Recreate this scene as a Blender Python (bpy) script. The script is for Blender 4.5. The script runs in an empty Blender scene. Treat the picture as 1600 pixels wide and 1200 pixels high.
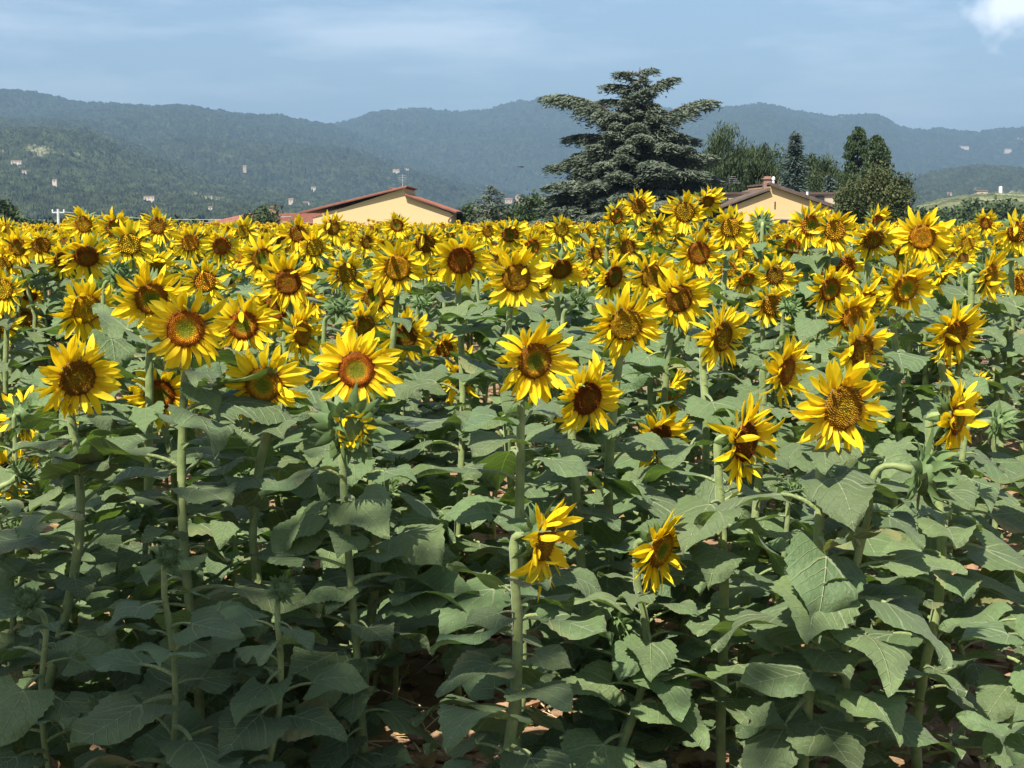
import bpy, math, random
import numpy as np
from mathutils import Vector, Matrix, Euler

random.seed(7)
RNG = np.random.default_rng(11)
sc = bpy.context.scene
COL = sc.collection
R = math.radians

# ------------------------------------------------------------------ camera, sky, sun, exposure
FPX, PW, PH, HORIZON, EYE = 2300.0, 1600.0, 1200.0, 335.0, 1.72
PITCH = math.atan((PH / 2 - HORIZON) / FPX)
cam_d = bpy.data.cameras.new("camera")
cam = bpy.data.objects.new("camera", cam_d)
COL.objects.link(cam)
cam.location = (0, 0, EYE)
cam.rotation_euler = (math.pi / 2 - PITCH, 0, 0)
cam_d.sensor_width = 36
cam_d.lens = 36 * FPX / PW
cam_d.clip_start = 0.05
cam_d.clip_end = 60000
sc.camera = cam

SUN_EL, SUN_AZ = R(55), R(30)          # azimuth: to the left of straight behind the camera
SDIR = Vector((-math.sin(SUN_AZ) * math.cos(SUN_EL), -math.cos(SUN_AZ) * math.cos(SUN_EL), math.sin(SUN_EL)))

world = bpy.data.worlds.new("World")
sc.world = world
world.use_nodes = True
wn, wl = world.node_tree.nodes, world.node_tree.links
wn.clear()
w_out = wn.new("ShaderNodeOutputWorld")
w_bg = wn.new("ShaderNodeBackground")
w_bg.inputs["Strength"].default_value = 0.083
sky = wn.new("ShaderNodeTexSky")
sky.sky_type = 'NISHITA'
sky.sun_disc = False
sky.sun_elevation = SUN_EL
sky.sun_rotation = math.atan2(SDIR.x, SDIR.y)
sky.air_density = 1.0
sky.dust_density = 1.3
sky.ozone_density = 3.0
# thin clouds all round the sky
tc = wn.new("ShaderNodeTexCoord")
mp = wn.new("ShaderNodeMapping")
mp.inputs["Scale"].default_value = (5, 5, 30)
mp.inputs["Location"].default_value = (2.3, 0.4, 1.1)
cn = wn.new("ShaderNodeTexNoise")
cn.inputs["Scale"].default_value = 1.0
cn.inputs["Detail"].default_value = 6
cn.inputs["Roughness"].default_value = 0.6
cr = wn.new("ShaderNodeMapRange")
cr.inputs[1].default_value = 0.46
cr.inputs[2].default_value = 0.70
cr.inputs[3].default_value = 0.0
cr.inputs[4].default_value = 0.30
wl.new(tc.outputs["Generated"], mp.inputs["Vector"])
wl.new(mp.outputs[0], cn.inputs["Vector"])
wl.new(cn.outputs["Fac"], cr.inputs[0])
# one denser cumulus
cdir = Vector(((1590 - 800) / FPX, 1.0, (335 - 0) / FPX)).normalized()
dist = wn.new("ShaderNodeVectorMath"); dist.operation = 'DISTANCE'
dist.inputs[1].default_value = cdir
wl.new(tc.outputs["Generated"], dist.inputs[0])
cn2 = wn.new("ShaderNodeTexNoise")
cn2.inputs["Scale"].default_value = 38
cn2.inputs["Detail"].default_value = 5
wl.new(tc.outputs["Generated"], cn2.inputs["Vector"])
madd = wn.new("ShaderNodeMath"); madd.operation = 'MULTIPLY_ADD'
madd.inputs[1].default_value = 0.075
wl.new(cn2.outputs["Fac"], madd.inputs[0])
wl.new(dist.outputs["Value"], madd.inputs[2])
cm2 = wn.new("ShaderNodeMapRange")
cm2.inputs[1].default_value = 0.074
cm2.inputs[2].default_value = 0.050
cm2.inputs[3].default_value = 0.0
cm2.inputs[4].default_value = 0.9
wl.new(madd.outputs[0], cm2.inputs[0])
mxx = wn.new("ShaderNodeMath"); mxx.operation = 'MAXIMUM'
wl.new(cr.outputs[0], mxx.inputs[0]); wl.new(cm2.outputs[0], mxx.inputs[1])
wmix = wn.new("ShaderNodeMixRGB")
wmix.inputs["Color2"].default_value = (12.0, 12.2, 12.6, 1)
wl.new(mxx.outputs[0], wmix.inputs["Fac"])
wl.new(sky.outputs[0], wmix.inputs["Color1"])
wl.new(wmix.outputs[0], w_bg.inputs["Color"])
wl.new(w_bg.outputs[0], w_out.inputs["Surface"])

sun_d = bpy.data.lights.new("sun", 'SUN')
sun_d.energy = 5.0
sun_d.angle = R(0.53)
sun_d.color = (1.0, 0.95, 0.86)
sun = bpy.data.objects.new("sun", sun_d)
COL.objects.link(sun)
sun.rotation_euler = SDIR.to_track_quat('Z', 'Y').to_euler()
sun.location = (-5, -10, 20)

sc.view_settings.view_transform = 'Standard'
sc.view_settings.look = 'None'
sc.view_settings.gamma = 1.0
sc.view_settings.exposure = 1.1
sc.render.engine = 'CYCLES'
sc.cycles.max_bounces = 5
sc.cycles.diffuse_bounces = 2
sc.cycles.glossy_bounces = 2
sc.cycles.transmission_bounces = 3
sc.cycles.volume_bounces = 0
sc.cycles.transparent_max_bounces = 4
sc.cycles.use_denoising = True
sc.cycles.sample_clamp_indirect = 4.0


def unproject(px, py, y):
    u, v = (px - PW / 2) / FPX, (PH / 2 - py) / FPX
    d = Vector((u, math.cos(PITCH) + v * math.sin(PITCH), -math.sin(PITCH) + v * math.cos(PITCH)))
    return Vector((0, 0, EYE)) + d * (y / d.y)


def project(p):
    x, y, z = p[0], p[1], p[2] - EYE
    dep = y * math.cos(PITCH) - z * math.sin(PITCH)
    up = y * math.sin(PITCH) + z * math.cos(PITCH)
    return PW / 2 + FPX * x / dep, PH / 2 - FPX * up / dep, dep


# ------------------------------------------------------------------ materials
def mat(name):
    m = bpy.data.materials.new(name)
    m.use_nodes = True
    nt = m.node_tree
    for n in list(nt.nodes):
        nt.nodes.remove(n)
    out = nt.nodes.new("ShaderNodeOutputMaterial")
    return m, nt.nodes, nt.links, out


def mixc(N, L, fac, c1, c2, blend='MIX'):
    n = N.new("ShaderNodeMixRGB"); n.blend_type = blend
    for key, v in (("Fac", fac), ("Color1", c1), ("Color2", c2)):
        if hasattr(v, "links") or hasattr(v, "is_linked"):
            L.new(v, n.inputs[key])
        elif isinstance(v, (int, float)):
            n.inputs[key].default_value = v
        else:
            n.inputs[key].default_value = (*v, 1)
    return n.outputs[0]


def math_n(N, L, op, a, b=None, c=None):
    n = N.new("ShaderNodeMath"); n.operation = op
    for i, v in enumerate((a, b, c)):
        if v is None:
            continue
        if isinstance(v, (int, float)):
            n.inputs[i].default_value = v
        else:
            L.new(v, n.inputs[i])
    return n.outputs[0]


def rng_n(N, L, v, a, b, c=0.0, d=1.0, smooth=False):
    n = N.new("ShaderNodeMapRange")
    if smooth:
        n.interpolation_type = 'SMOOTHSTEP'
    L.new(v, n.inputs[0])
    for i, x in enumerate((a, b, c, d)):
        n.inputs[i + 1].default_value = x
    return n.outputs[0]


def noise_n(N, L, scale, detail=3, coord="Object", rough=0.5, stretch=None):
    t = N.new("ShaderNodeTexCoord")
    n = N.new("ShaderNodeTexNoise")
    n.inputs["Scale"].default_value = scale
    n.inputs["Detail"].default_value = detail
    n.inputs["Roughness"].default_value = rough
    v = t.outputs[coord]
    if stretch:
        m = N.new("ShaderNodeMapping"); m.inputs["Scale"].default_value = stretch
        L.new(v, m.inputs[0]); v = m.outputs[0]
    L.new(v, n.inputs["Vector"])
    return n.outputs["Fac"]


def bump_n(N, L, h, strength, dist):
    b = N.new("ShaderNodeBump")
    b.inputs["Strength"].default_value = strength
    b.inputs["Distance"].default_value = dist
    L.new(h, b.inputs["Height"])
    return b.outputs[0]


def princ(N, L, color, rough=0.6, spec=0.3, normal=None, sheen=0.0):
    p = N.new("ShaderNodeBsdfPrincipled")
    if isinstance(color, tuple):
        p.inputs["Base Color"].default_value = (*color, 1)
    else:
        L.new(color, p.inputs["Base Color"])
    if isinstance(rough, (int, float)):
        p.inputs["Roughness"].default_value = rough
    else:
        L.new(rough, p.inputs["Roughness"])
    p.inputs["Specular IOR Level"].default_value = spec
    if sheen:
        p.inputs["Sheen Weight"].default_value = sheen
    if normal is not None:
        L.new(normal, p.inputs["Normal"])
    return p


def with_transl(N, L, p, color, amount, out, normal=None):
    t = N.new("ShaderNodeBsdfTranslucent")
    if isinstance(color, tuple):
        t.inputs["Color"].default_value = (*color, 1)
    else:
        L.new(color, t.inputs["Color"])
    m = N.new("ShaderNodeMixShader")
    m.inputs[0].default_value = amount
    L.new(p.outputs[0], m.inputs[1]); L.new(t.outputs[0], m.inputs[2])
    L.new(m.outputs[0], out.inputs["Surface"])


def obj_random(N):
    return N.new("ShaderNodeObjectInfo").outputs["Random"]


def simple(name, c1, c2, scale, rough=0.8, spec=0.2, bump=0.3, bdist=0.01, transl=0.0, detail=4, rand=0.0, sheen=0.0):
    m, N, L, out = mat(name)
    f = noise_n(N, L, scale, detail)
    f2 = rng_n(N, L, f, 0.3, 0.7)
    c = mixc(N, L, f2, c1, c2)
    if rand:
        r = rng_n(N, L, obj_random(N), 0, 1, 1 - rand, 1 + rand)
        h = N.new("ShaderNodeHueSaturation"); L.new(c, h.inputs["Color"]); L.new(r, h.inputs["Value"])
        c = h.outputs[0]
    nb = bump_n(N, L, f, bump, bdist) if bump else None
    p = princ(N, L, c, rough, spec, nb, sheen)
    if transl:
        with_transl(N, L, p, c, transl, out)
    else:
        L.new(p.outputs[0], out.inputs["Surface"])
    return m


def leaf_material():
    m, N, L, out = mat("sunflower_leaf")
    uv = N.new("ShaderNodeUVMap"); uv.uv_map = "UVMap"
    sep = N.new("ShaderNodeSeparateXYZ"); L.new(uv.outputs[0], sep.inputs[0])
    X = math_n(N, L, 'ABSOLUTE', math_n(N, L, 'SUBTRACT', sep.outputs[0], 0.5))
    Y = sep.outputs[1]                                     # 0.2 at the petiole, 1 at the tip (blade units 0.8)
    Yb = math_n(N, L, 'DIVIDE', math_n(N, L, 'SUBTRACT', Y, 0.2), 0.8)
    wid = math_n(N, L, 'MULTIPLY_ADD', Yb, -0.010, 0.015)
    mid = math_n(N, L, 'SUBTRACT', 1.0, math_n(N, L, 'DIVIDE', X, wid))
    mid = math_n(N, L, 'MAXIMUM', mid, 0.0)
    q = math_n(N, L, 'MULTIPLY_ADD', X, -0.85, Yb)
    x2 = math_n(N, L, 'MULTIPLY', X, X)
    q = math_n(N, L, 'MULTIPLY_ADD', x2, -0.7, q)
    q = math_n(N, L, 'MULTIPLY_ADD', math_n(N, L, 'SUBTRACT', noise_n(N, L, 5, 2), 0.5), 0.09, q)
    fr = math_n(N, L, 'FRACT', math_n(N, L, 'DIVIDE', math_n(N, L, 'ADD', q, 1.02 - 0.085), 0.17))
    dd = math_n(N, L, 'ABSOLUTE', math_n(N, L, 'SUBTRACT', fr, 0.5))
    side = rng_n(N, L, dd, 0.065, 0.0, 0.0, 1.0)
    fade = rng_n(N, L, X, 0.05, 0.46, 1.0, 0.25)
    side = math_n(N, L, 'MULTIPLY', side, fade)
    base_l = math_n(N, L, 'ABSOLUTE', math_n(N, L, 'SUBTRACT', q, 0.02))
    base_v = math_n(N, L, 'MULTIPLY', rng_n(N, L, base_l, 0.017, 0.0), rng_n(N, L, X, 0.0, 0.45, 1.0, 0.4))
    vein = math_n(N, L, 'MINIMUM', math_n(N, L, 'ADD', math_n(N, L, 'MULTIPLY', side, 0.75), math_n(N, L, 'ADD', mid, base_v)), 1.0)
    r = obj_random(N)
    n1 = noise_n(N, L, 9, 4)
    c = mixc(N, L, rng_n(N, L, n1, 0.3, 0.7), (0.117, 0.175, 0.058), (0.156, 0.222, 0.082))
    c = mixc(N, L, rng_n(N, L, r, 0.0, 1.0, 0.0, 0.75), c, (0.096, 0.152, 0.062))
    # a few ageing, yellowed blades
    yn = noise_n(N, L, 6, 3)
    old = math_n(N, L, 'MULTIPLY', rng_n(N, L, r, 0.90, 0.99), rng_n(N, L, math_n(N, L, 'MULTIPLY_ADD', yn, 0.45, X), 0.40, 0.62))
    c = mixc(N, L, old, c, (0.30, 0.26, 0.10))
    hv = N.new("ShaderNodeHueSaturation"); L.new(c, hv.inputs["Color"])
    L.new(rng_n(N, L, math_n(N, L, 'FRACT', math_n(N, L, 'MULTIPLY', r, 7.31)), 0, 1, 0.80, 1.18), hv.inputs["Value"])
    L.new(rng_n(N, L, math_n(N, L, 'FRACT', math_n(N, L, 'MULTIPLY', r, 3.77)), 0, 1, 0.485, 0.51), hv.inputs["Hue"])
    c = hv.outputs[0]
    c = mixc(N, L, math_n(N, L, 'MULTIPLY', vein, 0.85), c, (0.40, 0.46, 0.22))
    h = math_n(N, L, 'MULTIPLY_ADD', vein, -0.9, noise_n(N, L, 16, 6, rough=0.6))
    nb = bump_n(N, L, h, 0.7, 0.009)
    p = princ(N, L, c, rng_n(N, L, n1, 0.3, 0.7, 0.40, 0.58), 0.42, nb, 0.12)
    tcol = mixc(N, L, 1.0, c, (1.0, 1.25, 0.35), 'MULTIPLY')
    with_transl(N, L, p, tcol, 0.27, out)
    return m


def petal_material():
    m, N, L, out = mat("sunflower_petal")
    uv = N.new("ShaderNodeUVMap"); uv.uv_map = "UVMap"
    sep = N.new("ShaderNodeSeparateXYZ"); L.new(uv.outputs[0], sep.inputs[0])
    r = obj_random(N)
    st = N.new("ShaderNodeMapping"); st.inputs["Scale"].default_value = (14, 1.2, 1)
    L.new(uv.outputs[0], st.inputs[0])
    nz = N.new("ShaderNodeTexNoise"); nz.inputs["Scale"].default_value = 2.0; nz.inputs["Detail"].default_value = 3
    L.new(st.outputs[0], nz.inputs["Vector"])
    c = mixc(N, L, r, (0.93, 0.660, 0.010), (0.95, 0.730, 0.020))
    c = mixc(N, L, rng_n(N, L, nz.outputs["Fac"], 0.35, 0.7, 0.0, 0.4), c, (0.90, 0.56, 0.006))
    c = mixc(N, L, rng_n(N, L, sep.outputs[1], 0.22, 0.0, 0.0, 0.7), c, (0.82, 0.36, 0.004))
    nb = bump_n(N, L, nz.outputs["Fac"], 0.35, 0.002)
    p = princ(N, L, c, 0.5, 0.25, nb)
    with_transl(N, L, p, c, 0.38, out)
    return m


def disc_material():
    m, N, L, out = mat("sunflower_disc")
    a = N.new("ShaderNodeAttribute"); a.attribute_name = "Col"
    f = noise_n(N, L, 260, 2)
    c = mixc(N, L, rng_n(N, L, f, 0.3, 0.7, 0.0, 0.6), a.outputs["Color"], (0.05, 0.02, 0.004))
    hv = N.new("ShaderNodeHueSaturation"); L.new(c, hv.inputs["Color"])
    rd = obj_random(N)
    L.new(rng_n(N, L, rd, 0, 1, 0.62, 1.3), hv.inputs["Value"])
    L.new(rng_n(N, L, math_n(N, L, 'FRACT', math_n(N, L, 'MULTIPLY', rd, 5.3)), 0, 1, 0.485, 0.525), hv.inputs["Hue"])
    c = hv.outputs[0]
    p = princ(N, L, c, 0.75, 0.15, bump_n(N, L, f, 0.6, 0.003))
    L.new(p.outputs[0], out.inputs["Surface"])
    return m


M = {}
M['leaf'] = leaf_material()
M['petal'] = petal_material()
M['disc'] = disc_material()
M['stem'] = simple("sunflower_stem", (0.13, 0.185, 0.055), (0.26, 0.31, 0.11), 22, 0.6, 0.3, 0.8, 0.006, rand=0.12, sheen=0.25)
M['bract'] = simple("sunflower_bract", (0.085, 0.14, 0.045), (0.14, 0.21, 0.075), 40, 0.6, 0.3, 0.4, 0.003, transl=0.12, rand=0.15)
M['field_leaf'] = simple("field_leaf", (0.078, 0.116, 0.042), (0.128, 0.176, 0.066), 3, 0.55, 0.3, 0.0, transl=0.12)
M['field_petal'] = simple("field_petal", (0.92, 0.62, 0.008), (0.95, 0.71, 0.016), 8, 0.5, 0.2, 0.0, transl=0.25)
M['field_disc'] = simple("field_disc", (0.12, 0.05, 0.01), (0.32, 0.16, 0.02), 12, 0.8, 0.1, 0.0)
M['cedar'] = simple("cedar_needle", (0.060, 0.080, 0.052), (0.160, 0.190, 0.130), 0.7, 0.65, 0.2, 0, transl=0.12)
M['pine'] = simple("pine_needle", (0.026, 0.044, 0.018), (0.070, 0.100, 0.040), 0.8, 0.65, 0.2, 0, transl=0.1)
M['spruce'] = simple("blue_spruce_needle", (0.045, 0.070, 0.056), (0.090, 0.125, 0.105), 0.8, 0.65, 0.2, 0, transl=0.1)
M['poplar'] = simple("poplar_leaf", (0.028, 0.050, 0.018), (0.064, 0.098, 0.036), 0.9, 0.6, 0.25, 0, transl=0.15)
M['walnut'] = simple("broad_leaf", (0.034, 0.052, 0.016), (0.098, 0.112, 0.036), 1.2, 0.6, 0.3, 0, transl=0.2)
M['green_tree'] = simple("green_leaf", (0.030, 0.052, 0.018), (0.068, 0.100, 0.034), 0.6, 0.6, 0.25, 0, transl=0.2)
M['crop'] = simple("crop_leaf", (0.060, 0.105, 0.030), (0.100, 0.150, 0.045), 0.6, 0.6, 0.25, 0, transl=0.2)
M['bark'] = simple("bark", (0.055, 0.040, 0.028), (0.12, 0.095, 0.07), 6, 0.9, 0.1, 0.8, 0.03)
M['cream'] = simple("cream_plaster", (0.60, 0.425, 0.22), (0.63, 0.45, 0.24), 0.6, 0.9, 0.1, 0.15, 0.01)
M['peach'] = simple("peach_plaster", (0.60, 0.40, 0.20), (0.63, 0.43, 0.225), 0.5, 0.9, 0.1, 0.15, 0.01)
M['old_plaster'] = simple("weathered_plaster", (0.30, 0.23, 0.16), (0.56, 0.45, 0.33), 1.1, 0.95, 0.1, 0.3, 0.02)
M['roof'] = simple("terracotta_roof", (0.19, 0.075, 0.05), (0.29, 0.125, 0.085), 2.5, 0.9, 0.1, 0.4, 0.03)
M['dark_roof'] = simple("dark_roof_edge", (0.075, 0.055, 0.045), (0.13, 0.095, 0.075), 2.0, 0.8, 0.15, 0.3, 0.02)
M['eave'] = simple("brown_eave", (0.10, 0.045, 0.033), (0.16, 0.07, 0.05), 3, 0.8, 0.15, 0.2, 0.02)
M['brick'] = simple("chimney_brick", (0.22, 0.13, 0.10), (0.34, 0.22, 0.17), 5, 0.9, 0.1, 0.4, 0.02)
M['metal'] = simple("grey_metal", (0.30, 0.30, 0.30), (0.45, 0.45, 0.45), 3, 0.5, 0.5, 0)
M['copper'] = simple("brown_gutter", (0.12, 0.07, 0.05), (0.18, 0.11, 0.08), 3, 0.45, 0.5, 0)
M['white'] = simple("white_paint", (0.72, 0.72, 0.70), (0.80, 0.79, 0.77), 3, 0.7, 0.2, 0)
M['glass'] = simple("dark_glass", (0.02, 0.022, 0.025), (0.04, 0.043, 0.05), 1, 0.12, 0.6, 0)
M['shutter'] = simple("dark_shutter", (0.05, 0.035, 0.025), (0.08, 0.055, 0.04), 5, 0.6, 0.3, 0)
M['far_roof'] = simple("far_roof", (0.16, 0.10, 0.075), (0.24, 0.155, 0.115), 0.3, 0.9, 0.1, 0)
M['pale_wall'] = simple("pale_far_wall", (0.46, 0.38, 0.29), (0.56, 0.49, 0.40), 0.2, 0.9, 0.1, 0)
M['stone_wall'] = simple("stone_far_wall", (0.36, 0.27, 0.20), (0.48, 0.37, 0.28), 0.3, 0.9, 0.1, 0)
M['concrete'] = simple("pole_concrete", (0.42, 0.42, 0.40), (0.55, 0.55, 0.53), 4, 0.85, 0.2, 0.2, 0.01)
M['bird'] = simple("dark_feather", (0.02, 0.02, 0.025), (0.035, 0.035, 0.04), 20, 0.7, 0.2, 0)
M['clod'] = simple("dry_clod", (0.26, 0.155, 0.085), (0.42, 0.28, 0.17), 18, 0.95, 0.1, 0.7, 0.02, rand=0.1)
M['straw'] = simple("dry_straw", (0.46, 0.36, 0.20), (0.62, 0.51, 0.31), 12, 0.8, 0.2, 0.2, 0.005)
M['dry_leaf'] = simple("dry_leaf", (0.20, 0.12, 0.05), (0.40, 0.27, 0.12), 14, 0.85, 0.15, 0.5, 0.005, transl=0.15)


def soil_material():
    m, N, L, out = mat("soil")
    f = noise_n(N, L, 9, 8, rough=0.65)
    f2 = noise_n(N, L, 0.05, 4)
    g = noise_n(N, L, 60, 4)
    c = mixc(N, L, rng_n(N, L, f, 0.3, 0.7), (0.20, 0.115, 0.062), (0.40, 0.265, 0.155))
    geo = N.new("ShaderNodeNewGeometry")
    sp = N.new("ShaderNodeSeparateXYZ"); L.new(geo.outputs["Position"], sp.inputs[0])
    far = rng_n(N, L, sp.outputs[1], 62, 75)
    grass = mixc(N, L, rng_n(N, L, f2, 0.35, 0.65), (0.055, 0.085, 0.028), (0.15, 0.15, 0.06))
    c = mixc(N, L, far, c, grass)
    h = math_n(N, L, 'MULTIPLY_ADD', g, 0.3, f)
    p = princ(N, L, c, 0.95, 0.1, bump_n(N, L, h, 0.9, 0.05))
    L.new(p.outputs[0], out.inputs["Surface"])
    return m


def forest_material(name, dark, light, meadow, cover):
    m, N, L, out = mat(name)
    a = noise_n(N, L, 0.035, 5, rough=0.65)
    b = noise_n(N, L, 0.006, 4, rough=0.55)
    g = noise_n(N, L, 0.12, 4)
    c = mixc(N, L, rng_n(N, L, a, 0.35, 0.65), dark, light)
    c = mixc(N, L, rng_n(N, L, b, 0.40, 0.68, 0.0, 0.5), c, light)
    mm = noise_n(N, L, 0.0042, 6, rough=0.62, stretch=(1, 0.45, 1))
    c = mixc(N, L, rng_n(N, L, mm, cover, cover + 0.02), c, meadow)
    tcv = N.new("ShaderNodeTexCoord")
    vo = N.new("ShaderNodeTexVoronoi"); vo.inputs["Scale"].default_value = 0.085
    L.new(tcv.outputs["Object"], vo.inputs["Vector"])
    sv = N.new("ShaderNodeSeparateXYZ"); L.new(vo.outputs["Color"], sv.inputs[0])
    hs = N.new("ShaderNodeHueSaturation"); L.new(c, hs.inputs["Color"])
    L.new(rng_n(N, L, sv.outputs[0], 0, 1, 0.55, 1.5), hs.inputs["Value"])
    hh = math_n(N, L, 'MULTIPLY_ADD', vo.outputs["Distance"], -1.0, g)
    p = princ(N, L, hs.outputs[0], 0.9, 0.05, bump_n(N, L, hh, 1.0, 7.0))
    L.new(p.outputs[0], out.inputs["Surface"])
    return m


M['soil'] = soil_material()
M['forest_near'] = forest_material("forest_near", (0.012, 0.018, 0.008), (0.044, 0.056, 0.022), (0.15, 0.15, 0.08), 0.64)
M['forest_ridge'] = forest_material("forest_ridge", (0.010, 0.016, 0.007), (0.036, 0.048, 0.020), (0.20, 0.18, 0.11), 0.69)
M['forest_far'] = forest_material("forest_far", (0.010, 0.016, 0.008), (0.038, 0.050, 0.022), (0.28, 0.23, 0.15), 0.68)
M['meadow'] = forest_material("meadow", (0.085, 0.105, 0.045), (0.16, 0.165, 0.08), (0.05, 0.075, 0.028), 0.56)


# ------------------------------------------------------------------ mesh helpers
class MB:
    def __init__(self):
        self.v, self.f, self.m, self.uv, self.c = [], [], [], {}, {}

    def face(self, idx, mi=0):
        self.f.append(tuple(idx)); self.m.append(mi)

    def verts(self, pts):
        b = len(self.v)
        self.v.extend([tuple(p) for p in pts])
        return b

    def grid(self, rows, mi=0, uvs=None, flip=False):
        n = len(rows[0])
        b = len(self.v)
        for i, row in enumerate(rows):
            self.verts(row)
            if uvs is not None:
                for j in range(n):
                    self.uv[b + i * n + j] = uvs[i][j]
        for i in range(len(rows) - 1):
            for j in range(n - 1):
                a = b + i * n + j
                q = (a, a + 1, a + n + 1, a + n)
                self.face(q[::-1] if flip else q, mi)
        return b

    def tube(self, pts, rad, sides=8, mi=0, cap=True):
        pts = [Vector(p) for p in pts]
        b = len(self.v)
        up = Vector((0.13, 0.99, 0.05)).normalized()
        for i, p in enumerate(pts):
            t = (pts[min(i + 1, len(pts) - 1)] - pts[max(i - 1, 0)]).normalized()
            s = t.cross(up)
            if s.length < 1e-3:
                s = t.cross(Vector((1, 0, 0)))
            s.normalize(); w = s.cross(t).normalized()
            r = rad[i] if hasattr(rad, '__len__') else rad
            for k in range(sides):
                a = 2 * math.pi * k / sides
                self.v.append(tuple(p + s * (math.cos(a) * r) + w * (math.sin(a) * r)))
        for i in range(len(pts) - 1):
            for k in range(sides):
                k2 = (k + 1) % sides
                self.face((b + i * sides + k, b + i * sides + k2, b + (i + 1) * sides + k2, b + (i + 1) * sides + k), mi)
        if cap:
            self.face([b + k for k in range(sides)][::-1], mi)
            e = b + (len(pts) - 1) * sides
            self.face([e + k for k in range(sides)], mi)

    def box(self, x0, x1, y0, y1, z0, z1, mi=0):
        b = self.verts([(x0, y0, z0), (x1, y0, z0), (x1, y1, z0), (x0, y1, z0), (x0, y0, z1), (x1, y0, z1), (x1, y1, z1), (x0, y1, z1)])
        for q in ((0, 3, 2, 1), (4, 5, 6, 7), (0, 1, 5, 4), (1, 2, 6, 5), (2, 3, 7, 6), (3, 0, 4, 7)):
            self.face([b + i for i in q], mi)

    def prism(self, poly, y0, y1, mi=0):
        """polygon in xz (counter-clockwise seen from -y), extruded along y"""
        n = len(poly)
        b = self.verts([(p[0], y0, p[1]) for p in poly] + [(p[0], y1, p[1]) for p in poly])
        self.face([b + i for i in range(n)], mi)
        self.face([b + n + i for i in range(n)][::-1], mi)
        for i in range(n):
            j = (i + 1) % n
            self.face((b + j, b + i, b + n + i, b + n + j), mi)

    def add(self, other, mx):
        b = len(self.v)
        self.v.extend([tuple(mx @ Vector(p)) for p in other.v])
        for f, mi in zip(other.f, other.m):
            self.face([b + i for i in f], mi)
        for k, u in other.uv.items():
            self.uv[b + k] = u
        for k, u in other.c.items():
            self.c[b + k] = u

    def mesh(self, name, mats, smooth=False):
        me = bpy.data.meshes.new(name)
        me.from_pydata(self.v, [], self.f)
        for m in mats:
            me.materials.append(m)
        if len(mats) > 1:
            me.polygons.foreach_set("material_index", self.m)
        if smooth:
            me.polygons.foreach_set("use_smooth", [True] * len(self.f))
        if self.uv:
            ul = me.uv_layers.new(name="UVMap")
            li = np.empty(len(me.loops), dtype=np.int32)
            me.loops.foreach_get("vertex_index", li)
            tab = np.zeros((len(self.v), 2), dtype=np.float32)
            for k, u in self.uv.items():
                tab[k] = u
            ul.data.foreach_set("uv", tab[li].ravel())
        if self.c:
            ca = me.color_attributes.new("Col", 'FLOAT_COLOR', 'POINT')
            tab = np.ones((len(self.v), 4), dtype=np.float32)
            for k, u in self.c.items():
                tab[k, :3] = u
            ca.data.foreach_set("color", tab.ravel())
        me.update()
        return me


def np_mesh(name, verts, faces, mats, midx=None, smooth=False):
    """verts (n,3), faces (m,k) with one k"""
    me = bpy.data.meshes.new(name)
    nv, nf, k = len(verts), len(faces), faces.shape[1]
    me.vertices.add(nv); me.loops.add(nf * k); me.polygons.add(nf)
    me.vertices.foreach_set("co", np.ascontiguousarray(verts, dtype=np.float32).ravel())
    me.loops.foreach_set("vertex_index", np.ascontiguousarray(faces, dtype=np.int32).ravel())
    me.polygons.foreach_set("loop_start", np.arange(0, nf * k, k, dtype=np.int32))
    me.polygons.foreach_set("loop_total", np.full(nf, k, dtype=np.int32))
    for m in mats:
        me.materials.append(m)
    if midx is not None:
        me.polygons.foreach_set("material_index", np.ascontiguousarray(midx, dtype=np.int32))
    if smooth:
        me.polygons.foreach_set("use_smooth", np.ones(nf, dtype=bool))
    me.update(calc_edges=True)
    return me


def link(name, data, parent=None, mx=None):
    o = bpy.data.objects.new(name, data)
    COL.objects.link(o)
    if parent is not None:
        o.parent = parent
    if mx is not None:
        o.matrix_basis = mx
    return o


def tag(o, label=None, cat=None, group=None, kind=None):
    if label: o["label"] = label
    if cat: o["category"] = cat
    if group: o["group"] = group
    if kind: o["kind"] = kind
    return o


def vnoise(x, y, seed):
    xi, yi = np.floor(x).astype(np.int64), np.floor(y).astype(np.int64)
    fx, fy = x - xi, y - yi
    fx, fy = fx * fx * (3 - 2 * fx), fy * fy * (3 - 2 * fy)

    def h(a, b):
        n = (a * 374761393 + b * 668265263 + seed * 974634599) & 0x7fffffff
        n = ((n ^ (n >> 13)) * 1274126177) & 0x7fffffff
        return ((n ^ (n >> 16)) & 0xffff) / 65535.0
    return (h(xi, yi) * (1 - fx) + h(xi + 1, yi) * fx) * (1 - fy) + (h(xi, yi + 1) * (1 - fx) + h(xi + 1, yi + 1) * fx) * fy


# ------------------------------------------------------------------ ground
def ground_z(x, y):
    t = np.clip((y - 55) / 30.0, 0, 1)
    s = t * t * (3 - 2 * t)
    return -2.7 * s


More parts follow.
